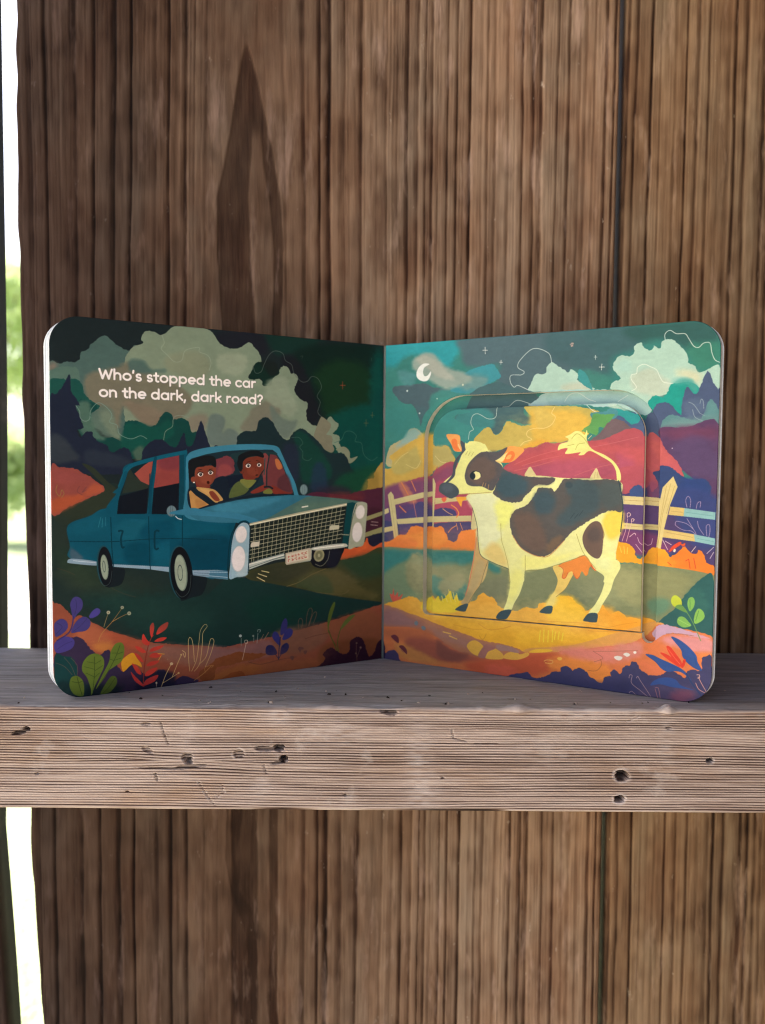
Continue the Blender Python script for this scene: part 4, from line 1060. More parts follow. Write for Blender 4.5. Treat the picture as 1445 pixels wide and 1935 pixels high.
ART_RIGHT = """
s 37807c -477 10018 9517 9104 9780 -182 -383 -1844
b 2b9aa9 50 83 -46 8991 2136 8937 2217 8403 1922 8187 920 8583 206 8212 -39 8295
b 3f8a85 45 83 -39 8190 529 8091 931 7490 1401 7200 1255 6524 -21 6194
b 4d6874 50 83 2357 8921 5172 8933 6131 8106 5835 7484 3871 7441 3343 7850 3513 8164 2514 8187 2398 8622
b 3f616a 45 125 4857 8927 7019 8907 7032 8348 6442 8148 6391 7701 5519 7928 4870 8242
b 315a5a 45 97 6725 8872 8564 8895 8846 8368 8726 7869 8342 8033 8116 8276 7605 8513 7029 8495
b 3a8674 40 83 8170 8329 8873 8366 8835 7806 8404 7773 8232 8040
b 3b7f78 45 70 5360 7936 5834 7880 6391 7701 6397 7430 5937 7419 5523 7743
r 4c6672 291 7722 850 7767 1318 7780 1549 7668 2079 7612 3100 7537 3381 7719 4313 7455 4386 7104 2674 7192 1932 7384 1327 6999 1176 6628 1094 6903 895 7217 617 7260 334 7513
b 3f8b86 45 56 1589 7532 3172 7501 2746 7223 2239 6774 2095 6342 1529 6179 1444 6860
r 3a8fa0 2151 7776 2444 7993 2913 8149 3285 8193 3410 8073 3519 7842 3170 7664 3030 7507 2451 7464 2080 7546
b 6f8f90 40 70 2224 7905 2663 7949 3167 7859 3028 7605 2449 7564
b 8fa39d 48 56 921 8447 1231 8631 1577 8575 1921 8220 2443 8026 2737 7814 2079 7612 1701 7696 1471 7841 1042 8099 884 8244
b a7ada4 40 42 999 8442 1309 8559 1617 8405 1923 8120 2225 7839 1698 7931 1390 8149
b 57929a 35 56 408 8167 925 8105 1006 7828 651 7776
r 44666f 2706 7487 3381 7719 3869 7569 4347 7422 4417 7229 4219 7046 4256 6822 4492 6785 4528 6626 4328 6566 3952 6702 3745 6707 3577 6387 3367 6357 3187 6540 2682 6598 2239 6740 2456 7100
b 3b8488 45 56 2457 7034 3180 7013 3398 6617 2978 6166 2690 6036 2171 6307 2239 6774
r 3c8b8a 1529 6145 1599 6687 1937 6982 2457 7034 2677 6961 2163 6842 2682 6598 3187 6540 3366 6374 3576 6419 3746 6690 4227 6600 4527 6689 4529 6594 4295 6535 3546 6160 2834 6134 2615 6169 2432 6138 2024 6074 1760 6042
r b9b285 165 6017 427 6190 706 6326 784 6497 941 6570 1138 6491 1257 6319 1262 5840 149 5491
b 8fb3b0 45 42 666 6326 784 6497 981 6563 1177 6457 1219 6251 827 6186 348 6016
r d0ad4f -9 4819 -14 5384 231 5456 270 5667 167 5772 549 6015 945 6237 1257 6319 1545 6417 1568 6145 1760 6042 2024 6074 2177 5838 2254 5637 1805 5500 1347 5258 559 5005
b b7ab62 45 56 271 5562 631 5841 1221 6080 1226 5566 756 5321 355 5282
b dcb24a 40 56 1062 6287 1546 6383 1555 5567 1306 5395
b b3aa68 45 56 1569 6009 2024 6040 2215 5771 2106 5570 1613 5533
r bfae58 2797 6167 3010 6428 3187 6549 3312 6488 3402 6357 3576 6419 3746 6690 3953 6638 4193 6569 4528 6657 4219 7046 4553 7130 5031 7052 5529 7021 6033 6929 6252 6771 6011 6473 5797 6262 5227 6144 4737 6117 4238 5962 3723 5965 3197 5902
b dcb347 45 70 4389 6914 5033 6927 5848 6812 5797 6293 5048 6146 4504 6151 4396 6533
b c9b35c 40 56 4489 6974 4887 6900 5024 6584 4631 6466
b e0a83c 45 42 3792 5964 4169 6027 4569 6214 4901 6147 4407 5930 4003 5738
l e8d089 15 5032 7021 4953 6867 5053 6771 4958 6585 4763 6495 4531 6499 4331 6439 4299 6312 4435 6215 4234 6154 4134 6059
l dcc98f 14 1648 5805 1841 5636 2105 5620
l e0cb80 14 714 5564 1032 5462 1186 5669
l e0cb80 14 352 5562 552 5772 790 5910
r a8cdc3 4313 7455 4360 7611 4473 7858 4737 7876 4767 8030 4896 8148 4995 8095 5126 8011 5337 7876 5384 7935 5512 7897 5593 7771 5564 7680 5707 7582 5991 7417 5024 7395
b b7bfae 40 56 5199 7574 5644 7584 5960 7418 5202 7419
r 3a8f95 5606 7923 5764 7854 5894 7604 5960 7418 5803 7486 5611 7678
r a9cfc4 6413 7400 6455 7578 6633 7659 6463 7877 6474 8056 6621 8211 6860 8182 6946 8265 6943 8413 7117 8495 7163 8383 7295 8295 7381 8310 7408 8404 7467 8348 7553 8328 7592 8470 7690 8527 7889 8463 8089 8249 8190 8071 8208 7927 8360 7861 8405 7730 8541 7723 8674 7801 8888 7818 8905 7184 8475 7143 7918 7279 7524 7178 7296 7039 6881 7261
b cfd3b4 45 70 7905 7800 8349 7776 8517 7597 8413 7431 8049 7620
b b9c9ba 45 56 6871 7677 7334 7889 7627 7640 7800 7516 7637 7232 7056 7314
b 8fc4be 45 42 7293 7187 7775 7372 7855 7571 8133 7616 8329 7492 7915 7395
b a2cfc8 40 56 6506 7994 6802 8126 6926 7852 6630 7809
l e0ece4 14 6908 7349 7024 7433 6902 7617 6899 7735 7017 7759 7043 7905 7187 7971 7334 7904 7479 7823 7569 7643 7658 7523 7885 7483
l d7e3df 15 7662 8508 7659 8653 7770 8723 7912 8634 8107 8619 8193 8499 8308 8320 8418 8284 8524 8376 8659 8367 8705 8152 8777 7979 8885 7916
r a5cbd0 4218 7109 4368 7200 4647 7410 5024 7426 6022 7416 6452 7368 6610 7032 6155 6986 5687 7062 5031 7068 4554 7061
r 9fc9cd 4885 7432 6580 7363 7059 7195 7356 6949 7186 6777 6769 6937 6405 7069 4892 7088
b bfd6c8 40 42 6375 7070 6768 6967 6889 6874 6530 6915
b 8fb9c2 35 42 4889 7213 6403 7189 6405 7069 4892 7088
l cfe0e0 14 5182 7171 5308 7337 5530 7375 5785 7212 5974 7144
l d8e4de 14 5852 7041 6010 6899 6259 6802
k cfe0e0 14 6525 7125 6762 7266
l c9d6cf 14 2651 6235 2685 6433 2793 6497 2718 6664 2769 6860 2931 6905 3219 6767 3430 6811 3478 7069 3670 7095 3909 7247 4319 7122
l cfe0df 14 4896 8148 4810 8386 4411 8522 4062 8259 3997 8073 4169 7952 4103 7876 3812 7875 3798 7700 3903 7567 4005 7611 4312 7471
r 1f9a92 7296 7039 7437 7211 7638 7174 7749 7286 7829 7457 8052 7504 8274 7494 8441 7373 8475 7143 8204 6981 8071 6754 7928 6874 7813 6993 7527 7032 7473 6887
b 47a29c 40 42 7857 7455 8078 7590 8300 7550 8443 7315 8363 7233 8137 7443
r 4a5a80 7245 6746 7416 6874 7499 7003 7669 7056 7812 7008 7928 6874 8071 6754 8079 7014 8180 7398 8336 7220 8443 7315 8622 7733 8736 7501 8862 7298 8915 7296 8944 6222 7257 6243
r 5a8a92 7599 6444 7651 6619 7818 6761 8100 6695 8488 6629 8693 7078 8887 6846 8870 6507 7656 6443
b 55688a 45 56 8093 6984 8475 7143 8593 6797 8210 6750
b 6b9096 40 70 7766 6587 8350 6661 8865 6677 8869 6535 7655 6473
l 8fa3b4 13 8230 7037 8342 6976 8484 6772
l 8fa3b4 13 8478 7000 8503 7099 8545 7055 8563 6884
l 8fa3b4 13 8318 6862 8377 6689 8543 6599
l 8fa3b4 11 8484 6772 8595 6712
r 4a5f86 6473 6736 6606 6852 6774 6728 6949 6843 7128 6749 7250 6539 7260 6125 6426 6133
r 2c989c 6408 6918 6590 6928 6890 6845 7128 6749 7117 6601 6956 6545 6775 6698 6653 6761 6412 6737
r 4a8d9a 5949 6840 6288 6861 6408 6933 6590 6913 6594 6733 6294 6589 6109 6593
r 5b9d5a 5739 6416 5954 6596 6012 6823 6228 6802 6532 6794 6415 6616 6266 6468 6173 6500 6115 6303 5959 6351
r 6f5e66 5963 6168 6176 6348 6296 6498 6415 6616 6535 6689 6777 6609 7078 6365 7196 6333 7198 6244 6181 6135
r b3525e -7 4625 -9 4819 956 5150 1539 5294 1729 5466 2254 5637 3208 5180 3764 5577 4238 5962 4573 6024 4835 6148 5049 6115 5673 6171 6172 6166 7218 6333 7272 4042 1 3721
b 8d4a6a 50 97 -9 4784 957 5116 1654 5364 2255 5570 2261 5100 1431 4660 -4 4217
b c2545a 40 83 3901 5642 5051 5990 6174 6105 6484 5891 5236 5677 4245 5515
b a84f6c 40 97 4245 5515 5556 5677 6792 5589 6498 5255 4587 5231
b ad5074 35 70 6552 5890 6791 5950 7033 5770 6980 5530 6680 5589
b c95a5e 35 70 6026 6137 6789 6040 7553 5946 7560 5681 7095 5650 6492 5891
l cf6a68 13 3971 5577 4577 5802 5230 5957
l cf6a68 13 4177 5546 4745 5707 5233 5801
l cf6a68 13 3974 5416 4581 5548 5041 5676
l c76a70 13 5873 5985 6487 6102 7140 6245
l c76a70 13 5572 5305 6194 5526 6679 5619
l 9c4a62 13 4170 5963 4372 6009 4506 6008 4704 6102 4902 6116
k b3525e 17 1691 5449 1728 5500
k b3525e 17 1956 5484 1974 5535
r 5c4068 7570 6445 8218 6462 8883 6521 8932 4687 8387 5250 7960 5594 7669 5887 7548 6181
b 6f3f60 45 83 7571 6416 8493 6457 8870 6478 8877 6223 7946 6177
b 584670 40 83 7809 5974 8498 6257 8888 5826 8903 5257 8245 5393
r c05a62 7285 6302 7546 6240 7783 5886 8015 5653 8163 5334 8080 5275 7851 5448 7620 5564 7306 5384
b ca6060 40 56 7347 6124 7608 6063 7844 5711 7619 5622
p c9b8cc 7900 5973 7896 5963 7886 5959 7876 5963 7872 5974 7876 5984 7885 5988 7896 5984
r 35487c 7433 4941 7459 5089 7408 5385 7537 5445 7620 5564 7849 5535 8078 5362 8192 5276 8387 5250 8606 5267 8773 5084 8753 4840 8932 4687 8963 3543 7264 3442 7291 4804
b 2f4686 45 56 8109 5246 8661 5225 8671 4838 8120 4824
r b55464 7275 5488 7484 5253 7531 5076 7432 4985 7285 5042
r 4d3f72 6690 5122 7283 5131 7614 4605 8891 4700 8930 3268 8293 3518 6724 3608
b 384684 45 70 7692 4961 8886 4900 8917 3727 8427 3701 7993 4294
b 7c3f72 45 70 6775 4005 7310 3969 7721 3780 8008 3678 7729 3425 7147 3390 6783 3671
b 5a4378 45 56 6762 4610 7586 4574 7597 4130 6772 4156
r b0505f 6682 5483 7275 5488 7285 5042 6695 4910
r 3c5288 6934 4915 6991 5021 7137 5105 7241 5041 7247 4818 6966 4826
b 8d4a70 35 56 7311 5191 7573 5136 7581 4781 7320 4805
s d6c68d 6742 4836 7232 4817 7639 4789 7615 4590 7237 4617 6761 4634
s d3c48a 6771 4186 7247 4160 7626 4146 7629 4013 7250 4026 6775 4035
s d8bd74 7872 4604 8196 4579 8181 4383 7834 4406
s 86b9bf 8196 4579 8883 4500 8880 4328 8181 4383
s d8bd74 7728 4062 8420 3976 8452 3804 7719 3869
s 86b9bf 8420 3976 8891 3898 8885 3737 8452 3804
k b59a5f 11 6819 4732 7583 4707
k b59a5f 11 6833 4113 7598 4086
k b59a5f 11 7801 3991 8394 3902
k b59a5f 11 7903 4496 8157 4475
k 6a9da8 11 8240 4478 8845 4413
k 6a9da8 11 8505 3879 8861 3825
s dcc986 7518 3562 7571 4011 7614 4634 7690 5049 7925 5317 8030 5070 7871 4642 7743 4048 7682 3601 7635 3538
k b79f60 11 7873 5141 7705 4430 7609 3656
k b79f60 11 7775 5080 7676 4429 7565 3653
k b79f60 11 7959 5084 7791 4433
l a892b8 13 8251 4595 8219 4768 8272 4857 8330 4771 8321 4597
l a892b8 13 8459 4572 8483 4703 8551 4734 8541 4604
l a892b8 13 8022 4266 7996 4177 8167 4067 8362 4046 8461 3964
l a892b8 13 8022 4266 8247 4216 8417 4078 8475 3964
l a892b8 13 8258 4333 8417 4078
l a892b8 13 8494 4284 8526 4141 8640 3972
l a892b8 13 8708 3947 8689 4177 8756 4208 8773 4065 8750 3920
l e0b8b0 13 6781 3732 6865 4009 6904 4282
l e0b8b0 13 6886 3738 6955 4013 7009 4226
l e8c4b8 17 6903 4312 6892 4402 6945 4428 6976 4375 6933 4337
l e8c4b8 17 6995 4225 7008 4286 7062 4273 7033 4221
l e0c0c8 17 6959 3847 7075 3943 7106 3899
l d8b8c8 14 7152 3841 7199 3724 7318 3640
l d8b8c8 14 7111 3674 7263 3487
l d8b8c8 14 7318 3640 7405 3675 7431 3810
l e0c8d0 14 7720 3810 7840 3580
l e0c8d0 14 7778 3783 7922 3702
l d0c0d0 14 8719 3543 8864 3696
l d0c0d0 14 8790 3432 8867 3581
l e8d0c8 14 8375 3552 8469 3688
r f2a52a 6631 3724 6752 3715 6842 3705 6963 3666 7085 3537 7118 3388 7237 3335 7350 3522 7494 3605 7668 3600 7812 3549 7901 3406 8014 3443 8046 3297 7739 3010 7152 3209 6733 3212 6639 3359
r ef7f2c 7902 3391 8041 3503 8123 3596 8232 3690 8290 3605 8404 3525 8486 3529 8553 3620 8652 3510 8711 3340 8876 3250 8869 3019 8443 3075 7907 3155
b f2952c 40 70 7585 3416 8017 3325 8021 3148 7591 3178
k f7c84a 21 6724 3608 6773 3458
k f7c84a 21 6829 3613 6848 3432
k f7c84a 21 6920 3588 6908 3436
p e04a30 7870 3522 7924 3644 8007 3722 8118 3786 8147 3729 8009 3619
p e0552e 8119 3742 8175 3731 8231 3763 8232 3705 8177 3672
p e8dcc8 8023 3560 8007 3534 7984 3529 7969 3546 7970 3577 7986 3602 8009 3608 8024 3590
k d8482a 17 8255 3340 8324 3388
k d8482a 17 8324 3374 8357 3171
k d8482a 17 8434 3410 8482 3180
k d8482a 14 7847 3284 7934 3216
b 5c4478 50 70 -5 4377 1277 4518 1514 4217 1519 3770 2 3525
b 7a4870 45 70 -10 4907 1270 5137 1507 4799 565 4394 -5 4377
b b04a66 45 70 1658 5040 2484 5054 2822 4461 2790 4161 1669 4119
r 4c477c 528 4147 727 4242 965 4336 1082 4496 1277 4518 1318 4348 1514 4217 1519 3736 532 3691
r 4c477c 1628 4289 1781 4369 2046 4387 2272 4310 2274 4175 1669 4068
r 3c4272 -1 3916 204 3959 490 3900 533 3586 373 3331 4 3312
r 4d4878 1633 3947 2792 4027 2831 3829 2283 3500 2095 3491 1979 3723 1635 3741
b d08060 35 42 479 5021 719 5025 961 4718 1082 4513 764 4539
k e58a4a 22 579 5058 802 4714
k e58a4a 22 898 5097 1039 4823
k d8836a 17 963 4544 1066 4097
k e0824a 31 525 4393 728 4224
s cdc38c 136 4699 237 4799 320 4703 384 4388 515 3374 373 3367
k a89e6c 11 218 4665 434 3405
s c9be88 -252 4191 160 4329 182 4206 -251 4013
s c9be88 -248 3710 287 3821 321 3699 -247 3549
s cdc38c 341 4580 1235 4793 1545 4840 1546 4714 363 4423
s cdc38c 428 4021 1515 4141 2753 4209 2755 4059 1555 3978 470 3882
s cdc38c 1519 3753 1551 4286 1533 5226 1618 5176 1677 5041 1629 4221 1616 3758
s cbbf86 1662 4648 2117 4677 2782 4726 2783 4627 2119 4559 1657 4478
p e86a4a 1853 4636 1966 4680 2013 4623 1930 4543
p f0a83a 2304 4681 2563 4704 2600 4639 2491 4585 2456 4434 2380 4532
l f0954a 28 2157 4475 2308 4379 2384 4247 2311 4143
l e8b070 17 1895 4366 2047 4269 2198 4206
k e8965a 17 2314 3975 2353 3808
k e8965a 17 2425 3996 2501 3814
l e8965a 22 2073 3727 2166 3833 2314 3924
r f0883a -328 3222 -79 3361 169 3374 533 3586 734 3596 852 3776 1049 3871 1285 3829 1518 3873 1672 3846 1863 3888 1979 3723 2094 3592 2057 3523 2283 3500 2355 3639 2465 3779 2649 3821 2831 3846 2922 3866 2930 3267 1370 3212 6 3098 -327 3043
b f59a40 40 56 694 3559 1750 3747 1983 3417 818 3250
b e87a3a 40 56 4 3312 974 3503 977 3224 6 3116
r 454a78 2036 3658 2130 3730 2317 3705 2338 3537 2208 3469 2095 3525
p 7d8764 -369 3059 1370 3205 2876 3264 5103 3266 6544 3170 7144 3209 8902 3036 8918 2460 8602 1994 5323 1187 -356 1420
b 347d7c 50 83 -369 3059 1370 3205 2876 3264 2880 2997 2515 2838 2141 2881 1375 2762 742 2860 12 2421 -363 2358
b 6f8a6c 45 83 12 2385 782 2793 829 2164 1385 1930 591 1792 19 1670
b 8a8d68 45 70 860 2973 1216 3064 1686 2714 1765 2513 1461 2145 1109 2012 746 2439
b 3c7f7a 45 56 1573 2499 2147 2371 2595 2372 2676 1906 2002 1880 1578 2051
b 8d8f6a 45 56 1768 2273 2145 2541 2518 2602 2522 2298 2001 1983
b 347d7c 45 56 3169 3015 3598 2911 3565 2711 3316 2760
b 7a8066 40 83 2891 2261 3777 2661 3967 1692 3259 1791
b 6f7a60 40 83 5465 2627 6375 2851 6264 2224 5637 2074
b 8f9266 40 83 6556 2987 7594 3059 8446 2944 7759 2208 6874 2278
b 5f8a72 45 70 7408 2326 7840 2423 7931 2194 7621 1955 7354 2140
r 2f6062 8665 3004 8870 2990 8892 1631 8563 1638 8171 1684 7654 1779 8045 2204 8316 2612
b 356a66 40 70 8317 2553 8590 2722 8742 2153 8192 1952
p d05a4a 223 1902 306 1873 345 2054 388 1845 488 1960 510 1820 651 1920 552 1717 431 1600 307 1696
r f0ac38 -355 1275 20 1563 592 1756 872 1869 1111 1837 1270 1746 1579 1947 1774 1826 2379 1879 2602 1899 2896 1925 2966 2066 3146 2164 3291 2060 3398 2069 3507 1946 3615 1824 4070 1768 4309 1888 4614 1884 4712 2022 4978 2078 5025 2162 5107 2217 5496 2282 5594 2196 5659 2139 5820 2059 5949 1946 6289 2164 6510 1938 6752 2022 6936 1887 7055 1899 7588 1802 7419 1543 6588 1174 5652 939 4673 466 -352 913
b f5c32a 45 97 1308 1784 2528 1893 2532 1622 1390 1513
b f3b52c 45 111 1779 1412 4317 1400 5317 1505 5328 933 4328 749 2540 1045
b f7c530 45 83 4983 2238 5569 2257 5957 1947 5962 1697 4994 1631
b f2a32c 45 83 5959 1885 6421 2115 6761 1962 7479 1791 7190 1548 5966 1510
b f4bb30 40 83 4328 1239 6591 1391 6595 1206 4334 913
r f0d325 1331 1508 1328 1786 1541 1944 1658 1815 1772 1963 1850 1832 2001 1949 2150 2132 2229 1900 2339 2046 2417 1849 2381 1744 2308 1566
k efdc70 19 1927 1805 1887 1973
k efdc70 19 2060 1817 1982 2016
k efdc70 19 2173 1827 2093 2162
k efdc70 19 2305 1839 2226 2105
k efdc70 19 2379 1879 2339 2080
l d98a2a 13 2977 1328 3269 1191 3624 1245 3904 1341
l e09a2c 13 2238 1218 2760 1153 3088 1172
k f5d838 28 4697 1020 4725 1314
k f5d838 28 4814 1033 4825 1341
k f5d838 28 4931 1046 4942 1337
k f5d838 28 5046 1060 5057 1366
k f5d838 28 5201 1141 5230 1336
k f5d838 28 5300 1121 5329 1315
k f5d838 28 5103 1130 5132 1326
l c98a2c 11 3018 996 3092 903 3164 945 3217 1068
l dd8f28 14 4662 1566 5964 1635 6463 1593 6767 1687 7184 1791
l d98a28 14 5968 1447 6892 1501 7192 1488
p e0a050 4328 781 5649 1065 7472 1790 7765 1670 6896 995 4673 466
r b97858 -356 1492 20 1563 185 1542 997 1371 1782 1171 2540 1011 3129 874 3631 848 4087 786 4433 631 4504 444 2561 -488 -337 -904
b 9a6f70 48 83 21 1455 350 1486 838 1320 1394 1130 1001 1019 25 989
b a9796c 45 83 1395 1096 2542 909 3275 757 3983 773 2915 579 1786 791
r e07a48 -351 769 25 917 1001 984 1709 817 2018 644 2548 467 3281 389 4264 512 4432 696 5150 815 6588 1144 6891 1210 7333 1443 7619 1745 7733 1787 8191 1745 8886 1616 8897 1180 8919 366 -337 -977
b c06a45 45 83 26 881 1396 991 1710 713 1005 632 28 665
b a85a48 50 70 764 640 1477 756 2018 644 2548 467 3281 389 2551 195 2025 127 1010 139
b 8a5047 45 56 1710 747 1864 730 2172 525 2770 460 2327 200 1793 271
b c9583a 45 83 2551 195 3637 466 5002 765 5338 423 4169 39 2924 -29
b d89048 40 70 401 457 806 468 1717 192 2553 58 1011 68 526 150
b d8604a 40 83 3284 221 4165 269 3996 -17 3288 -47
b f0903f 45 83 5013 638 6140 747 6550 457 6308 175 5670 435 5019 317
b e0837a 45 83 5007 927 6597 1083 7197 1245 7381 994 6605 744 5663 751
r c3a0c0 7485 1520 7626 1716 7769 1796 8056 1761 8479 1673 8867 1555 8342 1585 7946 1600 7634 1416 7576 1379
b d8909a 45 70 7662 1449 8342 1585 8868 1526 8875 1236 8068 1287
b e87a50 45 70 7205 911 8083 663 7655 515 7330 623
b f08a48 40 56 8630 1206 8875 1236 8878 1149 8661 1063
b d8887a 45 70 6657 1152 7314 1319 7261 1040 6786 828
l b06a5a 13 6104 946 6599 1006 7201 1093
l b06a5a 13 6104 946 6357 805 6141 685
l b8663e 13 6295 767 6329 646 6208 474 5988 445
l a8705a 13 7861 1576 8145 1607 8481 1594
p eab445 2656 667 2765 816 2948 847 3150 692 3026 458 2806 499
p e8b048 3208 413 3313 644 3455 711 3634 632 3724 544 3673 438
p e8b048 3725 477 3811 621 4088 704 4159 630 4398 708 4433 647 4298 549 4057 469
p a88078 3490 765 3596 821 3913 798 4157 712 4123 659 3845 674 3634 666
p a87068 2990 453 3167 744 3275 790 3491 715 3278 589 3172 409
p f5c038 4432 712 4600 814 5000 862 5051 829 4836 761
k eebd5a 31 1937 980 2166 953
k eebd5a 31 2129 891 2356 827
l f0b060 22 4840 536 4906 576 5072 575 5040 497 4874 498
p f2b84c 5178 658 5275 696 5325 651 5244 603
p 75808c 1020 1127 1098 1205 1158 1141 1100 1065
p 75808c 1246 1045 1336 1083 1404 1009 1318 955
l a8704a 11 68 778 275 693
p 70343f 276 675 398 735 521 666 531 507 400 564
p 70343f 544 420 665 459 787 360 801 226 647 289
k e0905a 17 318 554 769 223
r 4a4068 34 -91 53 128 320 286 485 234 568 30 610 -53
r 2a2040 -217 -123 -221 421 29 521 76 -86
p e8e4de 6627 864 6724 907 6840 881 6787 804 6695 801
p e8e4de 6850 965 6933 1012 7024 974 6951 910
p e8e4de 7172 1044 7161 1019 7134 1006 7107 1013 7095 1035 7106 1060 7133 1073 7160 1067
r 42426e 3795 -45 4279 153 4415 188 4519 87 4689 78 4922 174 5086 293 5283 320 5281 415 5410 480 5540 449 5590 376 5733 475 5925 421 6055 297 6339 164 6383 310 6490 381 6582 369 6549 473 6640 562 6748 484 6794 459 6881 656 7030 706 7044 784 7147 819 7224 731 7241 657 7391 570 7509 525 7741 572 7940 689 8112 667 8312 575 8363 745 8474 804 8613 778 8680 860 8674 1094 8796 1153 8878 1149 8899 363 8660 34 3806 -709
r 42426e 4031 -12 4133 100 4270 152 4393 21 4412 -91 4033 -144
b 524a70 45 97 7223 120 8090 395 8654 269 8382 21 7524 -110
b 7a4a66 45 83 7983 110 8318 309 8600 202 8382 21 8043 -31
b 3a3c68 40 97 5023 124 6309 144 7216 425 6927 -46 5682 -167
p 34549c 7971 1508 8091 1497 8234 1425 8405 1297 8548 1137 8580 994 8682 802 8529 826 8359 937 8243 1070 8196 1242
p 34549c 7386 1019 7556 1030 7732 962 7964 886 8193 797 8337 697 8453 535 8253 686 8082 708 7912 670 7766 726 7618 872
p 35529a 7515 284 7628 436 7858 528 8087 514 8232 385 8514 322 8262 315 7978 319 7747 347
p e0402e 8250 804 8077 930 7929 1121 7868 1278 7954 1273 8100 1112 8218 948
p e0402e 8193 811 7962 931 7728 1097 7815 1107 8018 1012
p dd3a2c 8235 802 8246 952 8286 1031 8315 990 8290 869
l f06a50 11 7898 1237 8045 1046 8191 886
l 2f4274 33 8337 682 8483 451 8683 214
l b09098 14 7007 396 7021 474 7081 467 7070 282 7283 129 7463 3
l b09098 14 7187 421 7215 470 7277 372 7460 124 7536 14
l b07880 14 7633 240 7705 250 7755 16
l b07880 14 7634 210 7697 7
l b09098 13 7016 28 7075 83 7196 -6
l e0a090 15 8551 490 8624 353 8764 285
l e0a090 15 8603 644 8675 507 8790 318
l e0b0a0 17 8574 685 8629 692 8631 619 8590 613
l 6a9a58 18 8100 2269 8300 2140 8445 1919 8562 1667 8636 1500
p c0cf3c 7950 2344 7967 2464 8051 2516 8166 2437 8197 2307 8129 2242 8015 2246
p 6a9a50 8044 2234 8127 2301 8212 2279 8328 2128 8187 2159
p 7db85a 8317 2347 8347 2468 8430 2504 8482 2421 8464 2273 8383 2163 8339 2232
p 84bd58 8471 1980 8508 2160 8575 2248 8673 2190 8709 2063 8638 1953 8501 1881
p 7db85a 8095 1913 8135 2006 8247 2017 8362 1911 8419 1828 8253 1767 8125 1827
l a8d070 10 8122 1945 8279 1873 8392 1825
l 4a8048 10 8376 2441 8381 2236
l 4a8048 10 8576 2196 8513 1955
b f8d878 14 222 993 1756 3257 1957 5308 1981 6571 1944 6273 1449 3267 1291 996 1476
b f2c860 11 250 3538 6646 5213 6829 5853 6598 5224 6269 3893 6157
b e88a50 12 222 166 3639 1750 3781 2870 3697 2507 3377 577 3237
b d8d0a0 11 222 980 2980 2514 2906 2891 2261 1385 1965
b c8c890 11 222 5620 2921 7156 3029 7173 2305 5952 2196
b d0606c 12 222 4912 5990 6490 5981 7094 5680 5886 5370 4922 5456
b 2f7a80 15 195 52 7244 936 7010 1401 7200 1176 6593 223 6367
p e6eef0 1427 8298 1253 8325 1099 8232 1023 8066 1064 7928 1220 7846 1374 7862 1469 8010 1468 8104 1373 7997 1277 7985 1229 8089 1274 8223
k dfe5e6 14 3073 8649 3076 8474
k dfe5e6 14 3006 8573 3142 8564
k d5dcdd 13 3529 8285 3524 8169
k d5dcdd 13 3477 8236 3575 8224
p cfe0de 764 7603 756 7583 737 7576 717 7585 709 7605 717 7624 736 7631 756 7622
p a9cfcb 1694 7353 1688 7339 1672 7333 1655 7340 1649 7354 1655 7368 1671 7374 1687 7367
p cfe0de 1156 6973 1149 6956 1133 6950 1116 6957 1109 6974 1116 6991 1132 6998 1149 6990
p c8d0bc 2466 7695 2459 7674 2441 7667 2422 7676 2415 7697 2422 7718 2440 7726 2458 7716
k e0e4e4 14 6177 8037 6168 7887
k e0e4e4 14 6111 7962 6246 7955
k d0dada 11 6012 8255 6015 8149
k d0dada 11 5976 8212 6057 8207
l c8a8a0 11 5363 8566 5458 8590 5397 8502 5417 8608 5444 8508 5363 8566
p d3c68e 4261 5280 4330 5450 4400 5525 4473 5434 4572 5250
p d8cc92 5968 5218 6062 5431 6127 5496 6196 5335 6247 5206
k b3a468 10 6096 5398 6067 5236
k b3a468 10 6145 5399 6165 5237
p cdc38c 2756 3853 2788 4278 2814 4385 2906 4141 2929 3896
p e5e68a 5128 5937 5176 6085 5380 6149 5395 6231 5310 6265 5444 6329 5577 6409 5711 6390 5813 6308 5860 6437 5879 6339 5865 6210 5934 6047 6052 5933 6315 5819 6544 5659 6693 5436 6724 5213 6635 5195 6597 5435 6481 5626 6251 5771 5953 5917 5790 5820 5656 5820 5722 5885 5487 5853 5318 5853 5383 5985 5213 5969
l a9a64c 11 5480 6214 5612 6343 5781 6243 5951 6014
l a9a64c 11 5586 5951 5651 6081 5817 6113
l a9a64c 11 5382 6051 5550 6082
k d8c89a 19 5898 6209 5979 6289
p c9b074 2910 3860 2974 3440 3055 3127 3266 3017 3103 2446 2710 2416 2807 2970 2866 3434
p c9a86c 2913 3638 3054 3222 3254 3024 3138 2699 3036 2374 2877 2148 2707 1848 2472 1827 2606 2054 2699 2418 2826 3032
b b9a878 40 56 2942 3004 3172 2948 2990 2370 2685 1989 2719 2349
b a0936a 40 56 2605 2161 2839 2145 2668 1844 2531 1850
l d8745a 19 2913 3638 2833 3032 2710 2419 2606 2054
l 6a6a50 11 3254 3024 3138 2699 3036 2374 2877 2148 2695 1847
p e6c86a 5046 2986 5270 3052 5579 2939 5516 2702 5384 2458 5147 2236 5047 1974 4872 1958 4974 2188 5109 2402 5173 2676
b e8d87a 40 56 4972 2255 5178 2407 5183 2139 5047 1974 4890 1977
l 8a7a48 11 5516 2702 5384 2458 5147 2236
p 3d5560 2485 1774 2680 1828 2631 1662 2573 1603 2336 1616 2304 1649
p 3d5560 4872 1958 5047 1981 5033 1821 4964 1780 4734 1785 4716 1824
